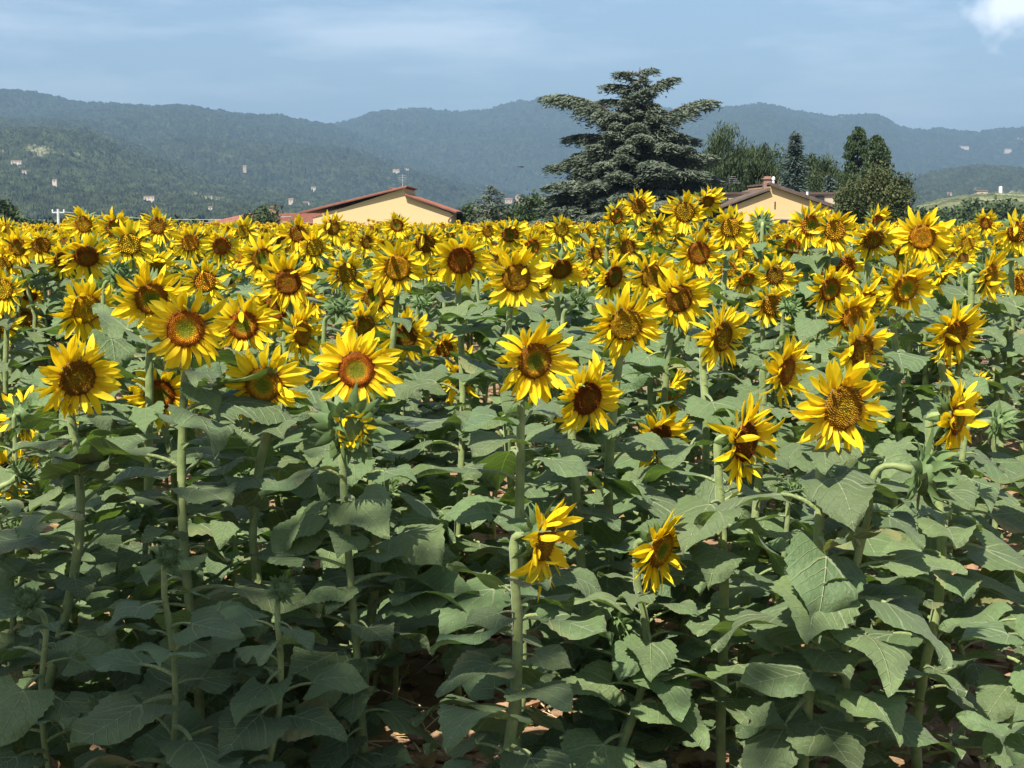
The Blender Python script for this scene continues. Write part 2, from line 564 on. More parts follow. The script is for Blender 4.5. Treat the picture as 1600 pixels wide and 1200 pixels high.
ys = np.concatenate([np.linspace(-14000, -40, 10), np.linspace(-30, 0, 12), np.linspace(0.5, 14, 110), np.linspace(15, 120, 70),
                     np.array([150, 200, 300, 450, 700, 1000, 1500, 2500, 4000, 7000, 10000, 14000])])
xs = np.concatenate([np.array([-14000, -7000, -3000, -1200, -500, -250, -120, -60, -30, -16]), np.linspace(-9, 9, 120),
                     np.array([16, 30, 60, 120, 250, 500, 1200, 3000, 7000, 14000])])
GX, GY = np.meshgrid(xs, ys)
GZ = ground_z(GX, GY)
near = (np.abs(GX) < 10) & (GY > -5) & (GY < 16)
GZ = GZ + near * ((vnoise(GX * 4, GY * 4, 3) - 0.5) * 0.05 + (vnoise(GX * 11, GY * 11, 5) - 0.5) * 0.035)
nr, ncn = GX.shape
idx = np.arange(nr * ncn).reshape(nr, ncn)
gf = np.stack([idx[:-1, :-1], idx[:-1, 1:], idx[1:, 1:], idx[1:, :-1]], -1).reshape(-1, 4)
g = link("ground", np_mesh("ground", np.stack([GX, GY, GZ], -1).reshape(-1, 3), gf, [M['soil']], smooth=True))
tag(g, "reddish brown dry soil under the sunflowers reaching to the hills", "ground", kind='structure')


# ------------------------------------------------------------------ hills
HILLS = {}


def hill(key, d0, d1, crest, seed, material, label, step=2.0, rows=110, canopy=5.0, cell=9.0, rough=0.12, zbase=-4.0):
    px0, px1 = -420, 2020
    n = int((px1 - px0) / step)
    px = np.linspace(px0, px1, n)
    cy = np.interp(px, [c[0] for c in crest], [c[1] for c in crest])
    zc = EYE + (HORIZON - cy) / FPX * d1
    t = np.concatenate([np.linspace(0, 1, rows), np.linspace(1.03, 1.35, 8)])
    PX, T = np.meshgrid(px, t)
    ZC = np.broadcast_to(zc, PX.shape)
    Y = d0 + (d1 - d0) * T
    X = (PX - 800) / FPX * Y
    prof = np.where(T <= 1, 0.55 * T + 0.45 * T * T * (3 - 2 * T), 1 - (T - 1) * 1.6)
    Z = zbase + (ZC - zbase) * prof
    amp = np.maximum(ZC - zbase, 0) * rough * np.clip(T * (1.0 - T) * 4, 0, 1)
    lam = (d1 - d0) * 0.16
    Z = Z + amp * ((vnoise(X / lam, Y / (lam * 2.2), seed) - 0.5) * 2 + (vnoise(X / lam * 2.6, Y / (lam * 1.1), seed + 1) - 0.5))
    base = Z.copy()
    cover = np.clip((ZC - zbase) / 8.0, 0, 1)
    Z = Z + canopy * cover * (vnoise(X / cell, Y / cell, seed + 5) + 0.55 * vnoise(X / (cell * .45), Y / (cell * .45), seed + 6) - 0.7
                              + 0.8 * (vnoise(X / (cell * 3.3), Y / (cell * 3.3), seed + 7) - 0.5))
    Z = Z + canopy * .30 * cover * RNG.uniform(-1, 1, Z.shape)
    nr, nc = PX.shape
    ii = np.arange(nr * nc).reshape(nr, nc)
    ff = np.stack([ii[:-1, :-1], ii[:-1, 1:], ii[1:, 1:], ii[1:, :-1]], -1).reshape(-1, 4)
    o = link("hill", np_mesh("hill", np.stack([X, Y, Z], -1).reshape(-1, 3), ff, [material], smooth=False))
    tag(o, label, "hill", kind='structure')
    HILLS[key] = (X, Y, base)


def hill_point(key, px, py):
    X, Y, Z = HILLS[key]
    sx = PW / 2 + FPX * X / Y
    j = int(np.argmin(np.abs(sx[0] - px)))
    best = None
    for i in range(Z.shape[0]):
        p = (X[i, j], Y[i, j], Z[i, j])
        if project(p)[1] <= py:
            best = p; break
    if best is None:
        i = int(np.argmax(Z[:, j])); best = (X[i, j], Y[i, j], Z[i, j])
    return Vector(best)


hill('far', 3800, 6800, [(-420, 250), (300, 232), (520, 200), (570, 190), (640, 180), (690, 179), (745, 178), (790, 168), (840, 161), (880, 166), (960, 176), (1040, 176), (1110, 173),
                         (1150, 170), (1190, 168), (1250, 180), (1290, 187), (1330, 184), (1358, 183), (1376, 189), (1400, 204), (1430, 208), (1460, 206), (1520, 212), (1560, 208), (1600, 206), (1800, 190), (2020, 200)],
     21, M['forest_far'], "blue hazy wooded mountain ridge closing the view behind everything", step=2.0, rows=150, canopy=20, cell=42)
hill('ridge', 2200, 5200, [(-420, 110), (-200, 130), (0, 145), (60, 148), (95, 155), (130, 164), (190, 166), (250, 171), (320, 174), (370, 182), (450, 187), (520, 199), (580, 218), (650, 243), (730, 272), (820, 300), (950, 328), (1200, 338), (2020, 338)],
     41, M['forest_ridge'], "long dark wooded ridge sloping down towards the cream gabled house", step=2.0, rows=150, canopy=13, cell=24)
hill('spur', 1300, 3500, [(-420, 140), (0, 188), (100, 193), (140, 200), (180, 216), (230, 236), (300, 258), (380, 274), (470, 290), (560, 303), (660, 317), (760, 328), (900, 336), (2020, 340)],
     61, M['forest_near'], "greener wooded hillside dotted with pale houses in front of the long ridge", step=1.6, rows=260, canopy=7.5, cell=13)
hill('knoll', 1500, 3600, [(-420, 340), (1150, 338), (1300, 320), (1370, 304), (1410, 287), (1445, 274), (1500, 266), (1550, 266), (1600, 269), (1750, 262), (2020, 255)],
     81, M['forest_near'], "low rounded wooded hill rising beyond the round walnut tree", step=2.0, rows=80, canopy=10, cell=18)
hill('village_rise', 900, 1900, [(-420, 345), (560, 338), (680, 328), (760, 322), (820, 319), (900, 321), (1000, 327), (1150, 334), (2020, 345)],
     91, M['forest_near'], "low wooded rise carrying the village bell tower", step=2.5, rows=50, canopy=4.5, cell=8)
hill('meadow', 420, 800, [(-420, 348), (1340, 345), (1420, 325), (1470, 310), (1520, 304), (1560, 302), (1610, 305), (1700, 310), (2020, 306)],
     95, M['meadow'], "pale grassy meadow slope below the white silo", step=2.5, rows=40, canopy=1.0, cell=7)


# ------------------------------------------------------------------ far houses
def far_house(p, w, d, h, wall, label, roof_h=2.0, rot=0.0, group=None, tower=False):
    root = link("far_tower" if tower else "far_house", None, mx=Matrix.Translation(p) @ Matrix.Rotation(rot, 4, 'Z'))
    m = MB(); m.box(-w / 2, w / 2, -d / 2, d / 2, -6, h)
    link("wall", m.mesh("far_wall", [wall]), root)
    m = MB()
    o = 0.35
    if tower:
        b = m.verts([(-w / 2 - o, -d / 2 - o, h), (w / 2 + o, -d / 2 - o, h), (w / 2 + o, d / 2 + o, h), (-w / 2 - o, d / 2 + o, h), (0, 0, h + roof_h)])
        for q in ((0, 1, 4), (1, 2, 4), (2, 3, 4), (3, 0, 4), (3, 2, 1, 0)):
            m.face([b + i for i in q])
    else:
        m.prism([(-w / 2 - o, h + 0.02), (w / 2 + o, h + 0.02), (0, h + roof_h)], -d / 2 - o, d / 2 + o) if rot else \
            m.verts([(-w / 2 - o, -d / 2 - o, h + .02), (w / 2 + o, -d / 2 - o, h + .02), (w / 2 + o, d / 2 + o, h + .02), (-w / 2 - o, d / 2 + o, h + .02), (-w / 2 - o, 0, h + roof_h), (w / 2 + o, 0, h + roof_h)])
        if not rot:
            for q in ((0, 1, 5, 4), (2, 3, 4, 5), (1, 2, 5), (3, 0, 4), (3, 2, 1, 0)):
                m.face(q)
    link("roof", m.mesh("far_roof", [M['far_roof']]), root)
    nwin = max(1, int(w / 3.5))
    if tower:
        m = MB(); m.box(-w * .2, w * .2, -d / 2 - .03, -d / 2 + .1, h - 3.6, h - 1.2)
        link("window", m.mesh("far_window", [M['glass']]), root)
    else:
        for i in range(nwin):
            cx = -w / 2 + w * (i + .5) / nwin
            m = MB(); m.box(cx - .5, cx + .5, -d / 2 - .03, -d / 2 + .1, h - 2.4, h - 1.0)
            link("window", m.mesh("far_window", [M['glass']]), root)
    tag(root, label, "tower" if tower else "house", group)
    return root


HOUSE_LIFT = 1.2
fh = [('spur', 35, 259, 16, 5, 'pale_wall', "pale stone farmhouse highest on the green hillside"),
      ('spur', 46, 274, 7, 5, 'pale_wall', "small white hillside cottage just below the highest farmhouse"),
      ('spur', 93, 289, 7, 5, 'pale_wall', "lone pale cottage on the hillside above the utility pole"),
      ('ridge', 177, 231, 7, 4, 'pale_wall', "isolated pale house high in the ridge woods"),
      ('spur', 238, 315, 16, 5, 'pale_wall', "long pale farmhouse low on the hillside over the tall sunflower trio"),
      ('spur', 332, 330, 6, 4, 'pale_wall', "little pale house directly above the red hip roof"),
      ('ridge', 387, 271, 5, 8, 'stone_wall', "tall narrow stone house on the wooded ridge slope"),
      ('spur', 457, 322, 7, 8, 'pale_wall', "white upright house beside the cream house roof edge"),
      ('spur', 482, 322, 9, 4, 'pale_wall', "low grey-white house tucked against the cream roof slope"),
      ('ridge', 492, 300, 7, 4, 'pale_wall', "pale house in the woods above the cream roof slope"),
      ('ridge', 621, 273, 10, 6, 'pale_wall', "pale house with a bare yard above the cream house ridge"),
      ('ridge', 637, 268, 7, 3, 'pale_wall', "low pale outbuilding next to the house above the cream ridge"),
      ('far', 1498, 234, 14, 4, 'pale_wall', "broad pale villa on the blue mountain slope"),
      ('far', 1565, 239, 10, 4, 'pale_wall', "smaller pale villa along the blue mountain slope"),
      ('meadow', 1528, 303, 17, 3.2, 'stone_wall', "long low stone farmhouse on the pale meadow"),
      ('knoll', 1460, 306, 8, 4, 'pale_wall', "first pale hamlet house between walnut tree and meadow"),
      ('knoll', 1478, 307, 7, 4, 'stone_wall', "stone hamlet house between walnut tree and meadow")]
for k, px, py, w, h, wm, lab in fh:
    p = hill_point(k, px, py); p.z += HOUSE_LIFT if k != 'meadow' else 0.5
    w *= p.y / FPX; h *= p.y / FPX; d = max(4.0, w * .55)
    far_house(p, w, d, h, M[wm], lab, roof_h=h * .3, group="pale houses scattered over the far hills")
p = hill_point('meadow', 1556, 303)
root = link("silo", None, mx=Matrix.Translation(p))
m = MB(); m.tube([(0, 0, -3), (0, 0, 3.4)], 0.95, 16); link("body", m.mesh("silo_body", [M['white']]), root)
m = MB(); m.tube([(0, 0, 3.4), (0, 0, 3.55), (0, 0, 3.9)], [1.02, 1.02, 0.15], 16); link("cap", m.mesh("silo_cap", [M['white']]), root)
tag(root, "upright white cylindrical silo on the pale meadow beside the low farmhouse", "silo")
p = hill_point('village_rise', 808, 321); p.z += 3
far_house(p, 5.5, 5.5, 8.5, M['stone_wall'], "square brick bell tower of the village beyond the field", roof_h=1.8, tower=True)
for dx, w, h, lab in ((-11, 9, 4.0, "terracotta roofed village house next to the bell tower, lower side"), (9, 12, 3.4, "wide terracotta roofed village house at the foot of the bell tower"),
                      (34, 9, 4.2, "village house with pale wall half hidden by the conifers")):
    q = Vector((p.x + dx, p.y + 3, p.z))
    far_house(q, w, 7, h, M['stone_wall'], lab, roof_h=1.5, group="village houses by the bell tower")


# ------------------------------------------------------------------ houses by the field
def poly_box(name, mats, fn, parent):
    m = MB(); fn(m)
    return link(name, m.mesh(name, mats), parent)


def slope_roof(m, a, b, y0, y1, th, ribs=0.0):
    """slab along a-b in xz from y0 to y1, with half-round tile ribs running down the slope"""
    a, b = Vector((a[0], 0, a[1])), Vector((b[0], 0, b[1]))
    d = (b - a).normalized(); nrm = Vector((-d.z, 0, d.x))
    if nrm.z < 0:
        nrm = -nrm
    rows = []
    n = max(2, int((y1 - y0) / 0.125)) if ribs else 2
    for i in range(n):
        y = y0 + (y1 - y0) * i / (n - 1)
        off = th + (ribs if (i % 2) else 0)
        rows.append([a + nrm * off + Vector((0, y, 0)), b + nrm * off + Vector((0, y, 0))])
    flip = (b.x - a.x) > 0
    m.grid(rows, 0, flip=False if flip else True)
    rows = [[a + Vector((0, y0, 0)), b + Vector((0, y0, 0))], [a + Vector((0, y1, 0)), b + Vector((0, y1, 0))]]
    m.grid(rows, 0, flip=True if flip else False)
    for y, fl in ((y0, False), (y1, True)):
        m.grid([[a + Vector((0, y, 0)), b + Vector((0, y, 0))], [a + nrm * th + Vector((0, y, 0)), b + nrm * th + Vector((0, y, 0))]], 0, flip=fl)
    for e in (a, b):
        m.grid([[e + Vector((0, y0, 0)), e + Vector((0, y1, 0))], [e + nrm * th + Vector((0, y0, 0)), e + nrm * th + Vector((0, y1, 0))]], 0)


def U(px, py, y):
    p = unproject(px, py, y)
    return p.x, p.z


HB = -2.7
# cream house
Y = 105.0
root = link("cream_house", None, mx=Matrix.Translation((-9.5, Y, HB)))
def L0(px, py):
    x, z = U(px, py, Y)
    return x + 9.5, z - HB
lw, rw, st, ap = L0(489, 333), L0(705, 332), L0(632, 305), L0(632, 293)
m = MB(); m.prism([(lw[0], 0), (rw[0], 0), (rw[0], rw[1] - .05), (st[0], st[1] - .05), (st[0], ap[1] - .05), (lw[0], lw[1] - .32)], 0, 11)
link("wall", m.mesh("cream_wall", [M['cream']]), root)
m = MB(); a, b = L0(470, 333), L0(636, 291); slope_roof(m, a, (b[0], b[1] - .05), -.28, 11.4, .07, .03)
rf = link("roof", m.mesh("cream_roof_high", [M['roof']]), root); tag(rf, "higher long reddish roof slope")
m = MB(); slope_roof(m, (a[0] - .02, a[1] - .07), (b[0] - .05, b[1] - .12), -.31, -.20, .06); link("barge_board", m.mesh("cream_barge_a", [M['eave']]), rf)
m = MB(); a2, b2 = L0(632, 304), L0(713, 332); slope_roof(m, (a2[0] + .02, a2[1] - .02), b2, -.28, 11.4, .07, .03)
rf2 = link("roof", m.mesh("cream_roof_low", [M['roof']]), root)
m = MB(); slope_roof(m, (a2[0] + .02, a2[1] - .09), (b2[0] - .02, b2[1] - .07), -.31, -.20, .06); link("barge_board", m.mesh("cream_barge_b", [M['eave']]), rf2)
for px in (541, 604):
    c = L0(px, 346)
    w = link("window", None, root, Matrix.Translation((c[0], -.02, c[1] - .75)))
    m = MB(); m.box(-.72, .72, -.05, .12, .62, .75); m.box(-.72, -.6, -.05, .12, -.72, .62); m.box(.6, .72, -.05, .12, -.72, .62); m.box(-.78, .78, -.12, .12, -.82, -.72)
    link("frame", m.mesh("window_frame", [M['eave']]), w)
    m = MB(); m.box(-.6, .6, .0, .06, -.72, .62); link("pane", m.mesh("window_pane", [M['glass']]), w)
m = MB(); m.tube([(b2[0] - .25, -.25, b2[1] - .2), (b2[0] - .55, -.15, b2[1] - .55), (rw[0] - .12, -.1, b2[1] - .9), (rw[0] - .12, -.1, 0)], .06, 8)
link("downpipe", m.mesh("downpipe", [M['copper']]), root)
c = L0(608, 296)
m = MB(); m.box(c[0] - .22, c[0] + .22, 3.0, 3.4, c[1] - .6, c[1] + .12); m.box(c[0] - .27, c[0] + .27, 2.95, 3.45, c[1] + .12, c[1] + .17)
link("chimney", m.mesh("cream_chimney", [M['brick']]), rf)
c = L0(621, 286)
m = MB(); m.tube([(c[0], 5, c[1] - 1), (c[0], 5, c[1] + .75)], .018, 6)
for k in range(4):
    m.tube([(c[0] - .3, 5, c[1] + .25 + k * .13), (c[0] + .3, 5, c[1] + .25 + k * .13)], .008, 5)
link("antenna", m.mesh("cream_antenna", [M['metal']]), rf)
tag(root, "cream plastered house with stepped gable and reddish tiled roof", "house")

# red hip-roofed house
Y = 119.0
x0, ze = U(320, 348, Y); x1, zr = U(357, 333, Y)
root = link("red_roofed_house", None, mx=Matrix.Translation((-20, Y, HB)))
e0, r0, z_e, z_r = x0 + 20, x1 + 20, ze - HB, zr - HB
e1 = e0 + 13.5
m = MB(); m.box(e0 + .5, e1 - .5, .5, 9.5, 0, z_e - .02); link("wall", m.mesh("red_house_wall", [M['peach']]), root)
m = MB()
b = m.verts([(e0, 0, z_e), (e1, 0, z_e), (e1, 10, z_e), (e0, 10, z_e), (r0 + .8, 5, z_r), (e1 - 2.6, 5, z_r)])
for q in ((0, 1, 5, 4), (1, 2, 5), (2, 3, 4, 5), (3, 0, 4), (3, 2, 1, 0)):
    m.face([b + i for i in q])
rf = link("roof", m.mesh("hip_roof", [M['roof']]), root)
m = MB()
for i in range(44):
    x = e0 + 2.9 + i * .2
    m.tube([(x, .06, z_e + .02), (x, 4.9, z_r + .0)], .05, 5)
link("tile_ribs", m.mesh("tile_ribs", [M['roof']]), rf)["kind"] = "stuff"
m = MB(); m.tube([(e0, -.05, z_e - .04), (e1, -.05, z_e - .04)], .07, 8); link("gutter", m.mesh("gutter", [M['copper']]), rf)
c = U(412, 330, Y)[0] + 20
m = MB(); m.box(c - .3, c + .3, 4.4, 5.2, z_r - .5, z_r + .5); m.box(c - .4, c + .4, 4.3, 5.3, z_r + .5, z_r + .58)
link("chimney", m.mesh("hip_chimney", [M['brick']]), rf)
for px in (338, 372, 455):
    cx = U(px, 355, Y)[0] + 20
    m = MB(); m.box(cx - .5, cx + .5, .44, .56, z_e - 1.9, z_e - .6); link("window", m.mesh("hip_window", [M['shutter']]), root)
tag(root, "low house with red tiled hip roof beside the cream house", "house")

# peach house
Y = 95.0
root = link("peach_house", None, mx=Matrix.Translation((17.2, Y, HB)))
def L1(px, py, yy=Y):
    x, z = U(px, py, yy)
    return x - 17.2, z - HB
lw, rw, ap, apl = L1(1131, 325), L1(1308, 327), L1(1204, 289), L1(1204, 297)
m = MB(); m.prism([(lw[0], 0), (rw[0], 0), (rw[0], rw[1] - .05), (ap[0], ap[1] - .07), (ap[0], apl[1] - .07), (lw[0], lw[1] - .1)], 0, 9)
link("wall", m.mesh("peach_wall", [M['peach']]), root)
m = MB(); a, b = L1(1124, 326), L1(1203.5, 296.5); slope_roof(m, a, b, -.28, 9.3, .12, .03)
rfa = link("roof", m.mesh("peach_roof_a", [M['dark_roof']]), root)
m = MB(); a, b = L1(1203, 288.5), L1(1319, 329); slope_roof(m, a, b, -.28, 9.3, .12, .03)
rfb = link("roof", m.mesh("peach_roof_b", [M['dark_roof']]), root)
m = MB(); slope_roof(m, (a[0], a[1] - .08), (b[0], b[1] - .08), -.31, -.2, .07); link("barge_board", m.mesh("peach_barge", [M['dark_roof']]), rfb)
t, t2 = L1(1133, 301, Y + 4), L1(1305, 302, Y + 4)
m = MB(); m.box(t[0], t2[0], 4.0, 8.2, .5, t[1] - .12); rwg = link("rear_wing", m.mesh("rear_wing", [M['old_plaster']]), root); tag(rwg, "weathered stained upper wing behind the gable")
m = MB(); m.box(t[0] - .1, t2[0] + .22, 3.85, 8.4, t[1] - .12, t[1] + .03); link("flat_roof", m.mesh("flat_roof", [M['dark_roof']]), rwg)
c = L1(1281, 309, Y + 4); m = MB(); m.box(c[0] - .3, c[0] + .3, 3.97, 4.05, c[1] - .2, c[1] + .12); link("window", m.mesh("wing_window", [M['glass']]), rwg)
c = L1(1199, 288, Y + 1.5)
m = MB(); m.box(c[0] - .26, c[0] + .26, 1.3, 1.9, c[1] - 1.2, c[1] + .33); m.box(c[0] - .33, c[0] + .33, 1.23, 1.97, c[1] + .33, c[1] + .40); m.box(c[0] - .2, c[0] + .2, 1.4, 1.8, c[1] + .4, c[1] + .52)
link("chimney", m.mesh("peach_chimney", [M['brick']]), rfa)
c = L1(1208.5, 284, Y + 1.2)
m = MB(); m.tube([(c[0], 1.2, c[1] - .6), (c[0], 1.2, c[1] + .1), (c[0], 1.2, c[1] + .13), (c[0], 1.2, c[1] + .28), (c[0], 1.2, c[1] + .33)], [.075, .075, .11, .11, .03], 10)
link("vent_pipe", m.mesh("vent_pipe", [M['white']]), rfb)
c = L1(1216, 290, Y + 1.5)
m = MB(); m.tube([(c[0], 1.5, c[1] - .5), (c[0], 1.5, c[1] + .35)], .04, 6); link("vent_pipe", m.mesh("vent_pipe_small", [M['copper']]), rfb)
c = L1(1261.5, 301, Y + 1.5)
m = MB(); m.tube([(c[0], 1.5, c[1] - .8), (c[0], 1.5, c[1] + .05), (c[0], 1.5, c[1] + .1)], [.07, .07, .10], 8); link("vent_pipe", m.mesh("vent_pipe_mid", [M['white']]), rfb)
c = L1(1139, 296, Y + 5)
m = MB(); m.tube([(c[0], 5, c[1] - .4), (c[0], 5, c[1] + 1.0)], .02, 6)
for k in range(4):
    m.tube([(c[0] - .05, 5, c[1] + .45 + k * .14), (c[0] + .75 - k * .1, 5, c[1] + .42 + k * .14)], .010, 5)
link("antenna", m.mesh("peach_antenna", [M['metal']]), rwg)
for px, py, w_, h_ in ((1221, 343, .38, 1.2), (1160, 346, .38, 1.2)):
    c = L1(px, py)
    w = link("window", None, root, Matrix.Translation((c[0], -.02, c[1] - .55)))
    m = MB(); m.box(-w_ - .1, w_ + .1, -.03, .1, .55, .63); m.box(-w_ - .12, w_ + .12, -.08, .1, -.65, -.57); link("frame", m.mesh("peach_frame", [M['old_plaster']]), w)
    m = MB(); m.box(-w_, w_, -.012, .08, -.57, .55); link("pane", m.mesh("peach_pane", [M['glass']]), w)
c = L1(1211, 321); m = MB(); m.box(c[0] - .045, c[0] + .045, -.015, .1, c[1] - .24, c[1] + .24); link("wall_slot", m.mesh("wall_slot", [M['shutter']]), root)
c = L1(1286, 326); m = MB(); m.tube([(c[0], -.02, c[1]), (c[0], .1, c[1])], .09, 10); link("vent_hole", m.mesh("vent_hole", [M['shutter']]), root)
tag(root, "peach plastered gabled house with dark roof edge and brick chimney", "house")

# utility pole and wire
Y = 130.0
x, z = U(91, 331, Y)
root = link("utility_pole", None, mx=Matrix.Translation((x, Y, HB)))
h = z - HB + .25
m = MB(); m.tube([(0, 0, -.2), (0, 0, h)], [.17, .12], 10); link("pole", m.mesh("pole", [M['concrete']]), root)
m = MB(); m.box(-.55, .55, -.05, .05, h - .35, h - .25); link("cross_arm", m.mesh("cross_arm", [M['concrete']]), root)
for k in (-.5, 0, .5):
    m = MB(); m.tube([(k, 0, h - .25), (k, 0, h - .12), (k, 0, h - .05)], [.05, .07, .03], 8); link("insulator", m.mesh("insulator", [M['white']]), root)
tag(root, "pale concrete utility pole standing before the green hillside", "utility pole")
A = Vector((x + .5, Y, z)); xb, zb = U(455, 338, 118.5); B_ = Vector((xb, 118.5, zb))
pts = []
for i in range(21):
    t_ = i / 20
    q = A.lerp(B_, t_); q.z -= 0.75 * 4 * t_ * (1 - t_) * .6
    pts.append(q)
m = MB(); m.tube(pts, .022, 5)
o = link("power_wire", m.mesh("power_wire", [M['metal']])); tag(o, "thin sagging wire running from the utility pole to the red roof", "wire")


# ------------------------------------------------------------------ trees
def quads_mesh(name, pos, ax, bx, mats):
    """leaf cards folded along the middle: pos (n,3), ax half-length vectors, bx half-width vectors"""
    n = len(pos)
    nrm = np.cross(ax, bx)
    nrm /= (np.linalg.norm(nrm, axis=1, keepdims=True) + 1e-9)
    lift = nrm * np.linalg.norm(bx, axis=1, keepdims=True) * 0.45
    v = np.empty((n, 4, 3))
    v[:, 0] = pos - ax
    v[:, 1] = pos + bx + lift - ax * .15
    v[:, 2] = pos + ax
    v[:, 3] = pos - bx + lift - ax * .15
    f = np.empty((n, 2, 3), dtype=np.int64)
    b = np.arange(n) * 4
    f[:, 0] = np.stack([b, b + 1, b + 2], 1)
    f[:, 1] = np.stack([b, b + 2, b + 3], 1)
    return np_mesh(name, v.reshape(-1, 3), f.reshape(-1, 3), mats)


def rand_unit(n):
    v = RNG.normal(size=(n, 3))
    return v / np.linalg.norm(v, axis=1, keepdims=True)


def crown_points(clumps, per, spread):
    n = len(clumps)
    c = np.repeat(np.asarray(clumps), per, axis=0)
    off = np.clip(RNG.normal(size=(n * per, 3)), -1.7, 1.7) * spread
    return c + off


def generic_tree(name, label, base, h, rx, rz, material, nclump, per, leaf, trunk_r=.18, zc=None, shape='round', aspect=.5, cat="tree", group=None, spread=.35, ry=None):
    root = link(name, None, mx=Matrix.Translation(base))
    zc = zc if zc is not None else h - rz
    ry = ry or rx
    m = MB()
    m.tube([(0, 0, -.3), (.05, 0, zc * .5), (-.04, .03, zc), (0, 0, zc + rz * .6)], [trunk_r * 1.2, trunk_r, trunk_r * .7, trunk_r * .2], 8)
    cl = []
    while len(cl) < nclump:
        p = rand_unit(1)[0]
        r = RNG.uniform(.35, 1.0) ** .5
        k = 1.0
        if shape == 'column':
            k = min(1.0, 1.25 * math.sqrt(max(0, 1 - abs(p[2] * r) ** 3)))
            q = np.array([p[0] * r * rx, p[1] * r * ry, 0]); q /= 1
            zz = RNG.uniform(-1, 1)
            wdt = (1 - max(0, zz) ** 4) ** .6 * (1 - .35 * max(0, -zz) ** 2)
            ang = RNG.uniform(0, 2 * math.pi); rr = math.sqrt(RNG.uniform(.2, 1)) * max(wdt, .05)
            cl.append((rx * rr * math.cos(ang), ry * rr * math.sin(ang), zc + zz * rz)); continue
        if shape == 'cone':
            zz = RNG.uniform(0, 1) ** .95
            tier = round(zz * 17) / 17 + RNG.uniform(-.015, .015)
            ang = RNG.uniform(0, 2 * math.pi); rr = math.sqrt(RNG.uniform(.1, 1)) * (1 - tier * .96)
            cl.append((rx * rr * math.cos(ang), ry * rr * math.sin(ang), zc - rz + 2 * rz * tier - .25 * rr * rx)); continue
        lump = 1 + .22 * math.sin(3.1 * p[0] + 5 * p[2] + base[0]) + .15 * math.sin(7 * p[1] + 4 * p[0])
        cl.append((p[0] * r * rx * lump, p[1] * r * ry * lump, zc + p[2] * r * rz * (lump * .5 + .5)))
    for k in range(10):
        q = Vector(cl[k]); s = Vector((0, 0, max(.3, min(q.z - .4 * rx, zc + rz * .3))))
        mid = s.lerp(q, .5) + Vector((0, 0, .12 * rx))
        m.tube([s, mid, q], [trunk_r * .45, trunk_r * .3, trunk_r * .1], 6)
    link("trunk", m.mesh("trunk", [M['bark']], True), root)
    pos = crown_points(cl, per, spread)
    ax = rand_unit(len(pos)); 
    if shape == 'column':
        ax[:, 2] = np.abs(ax[:, 2]) + .8
    elif shape == 'pine':
        ax[:, 2] = np.abs(ax[:, 2]) + .9
        ax[:, :2] += (pos[:, :2] / rx) * .5
    elif shape == 'cone':
        rad = pos.copy(); rad[:, 2] = 0
        ax = ax * .45 + rad / (np.linalg.norm(rad, axis=1, keepdims=True) + 1e-6); ax[:, 2] -= .15
    ax /= np.linalg.norm(ax, axis=1, keepdims=True)
    bx = np.cross(ax, rand_unit(len(pos))); bx /= np.linalg.norm(bx, axis=1, keepdims=True)
    L_ = RNG.uniform(.6, 1.25, (len(pos), 1)) * leaf
    link("crown", quads_mesh("crown", pos, ax * L_, bx * L_ * aspect, [material]), root)
    tag(root, label, cat, group)
    return root


def bz(x, y):
    return float(ground_z(np.array(x), np.array(y)))


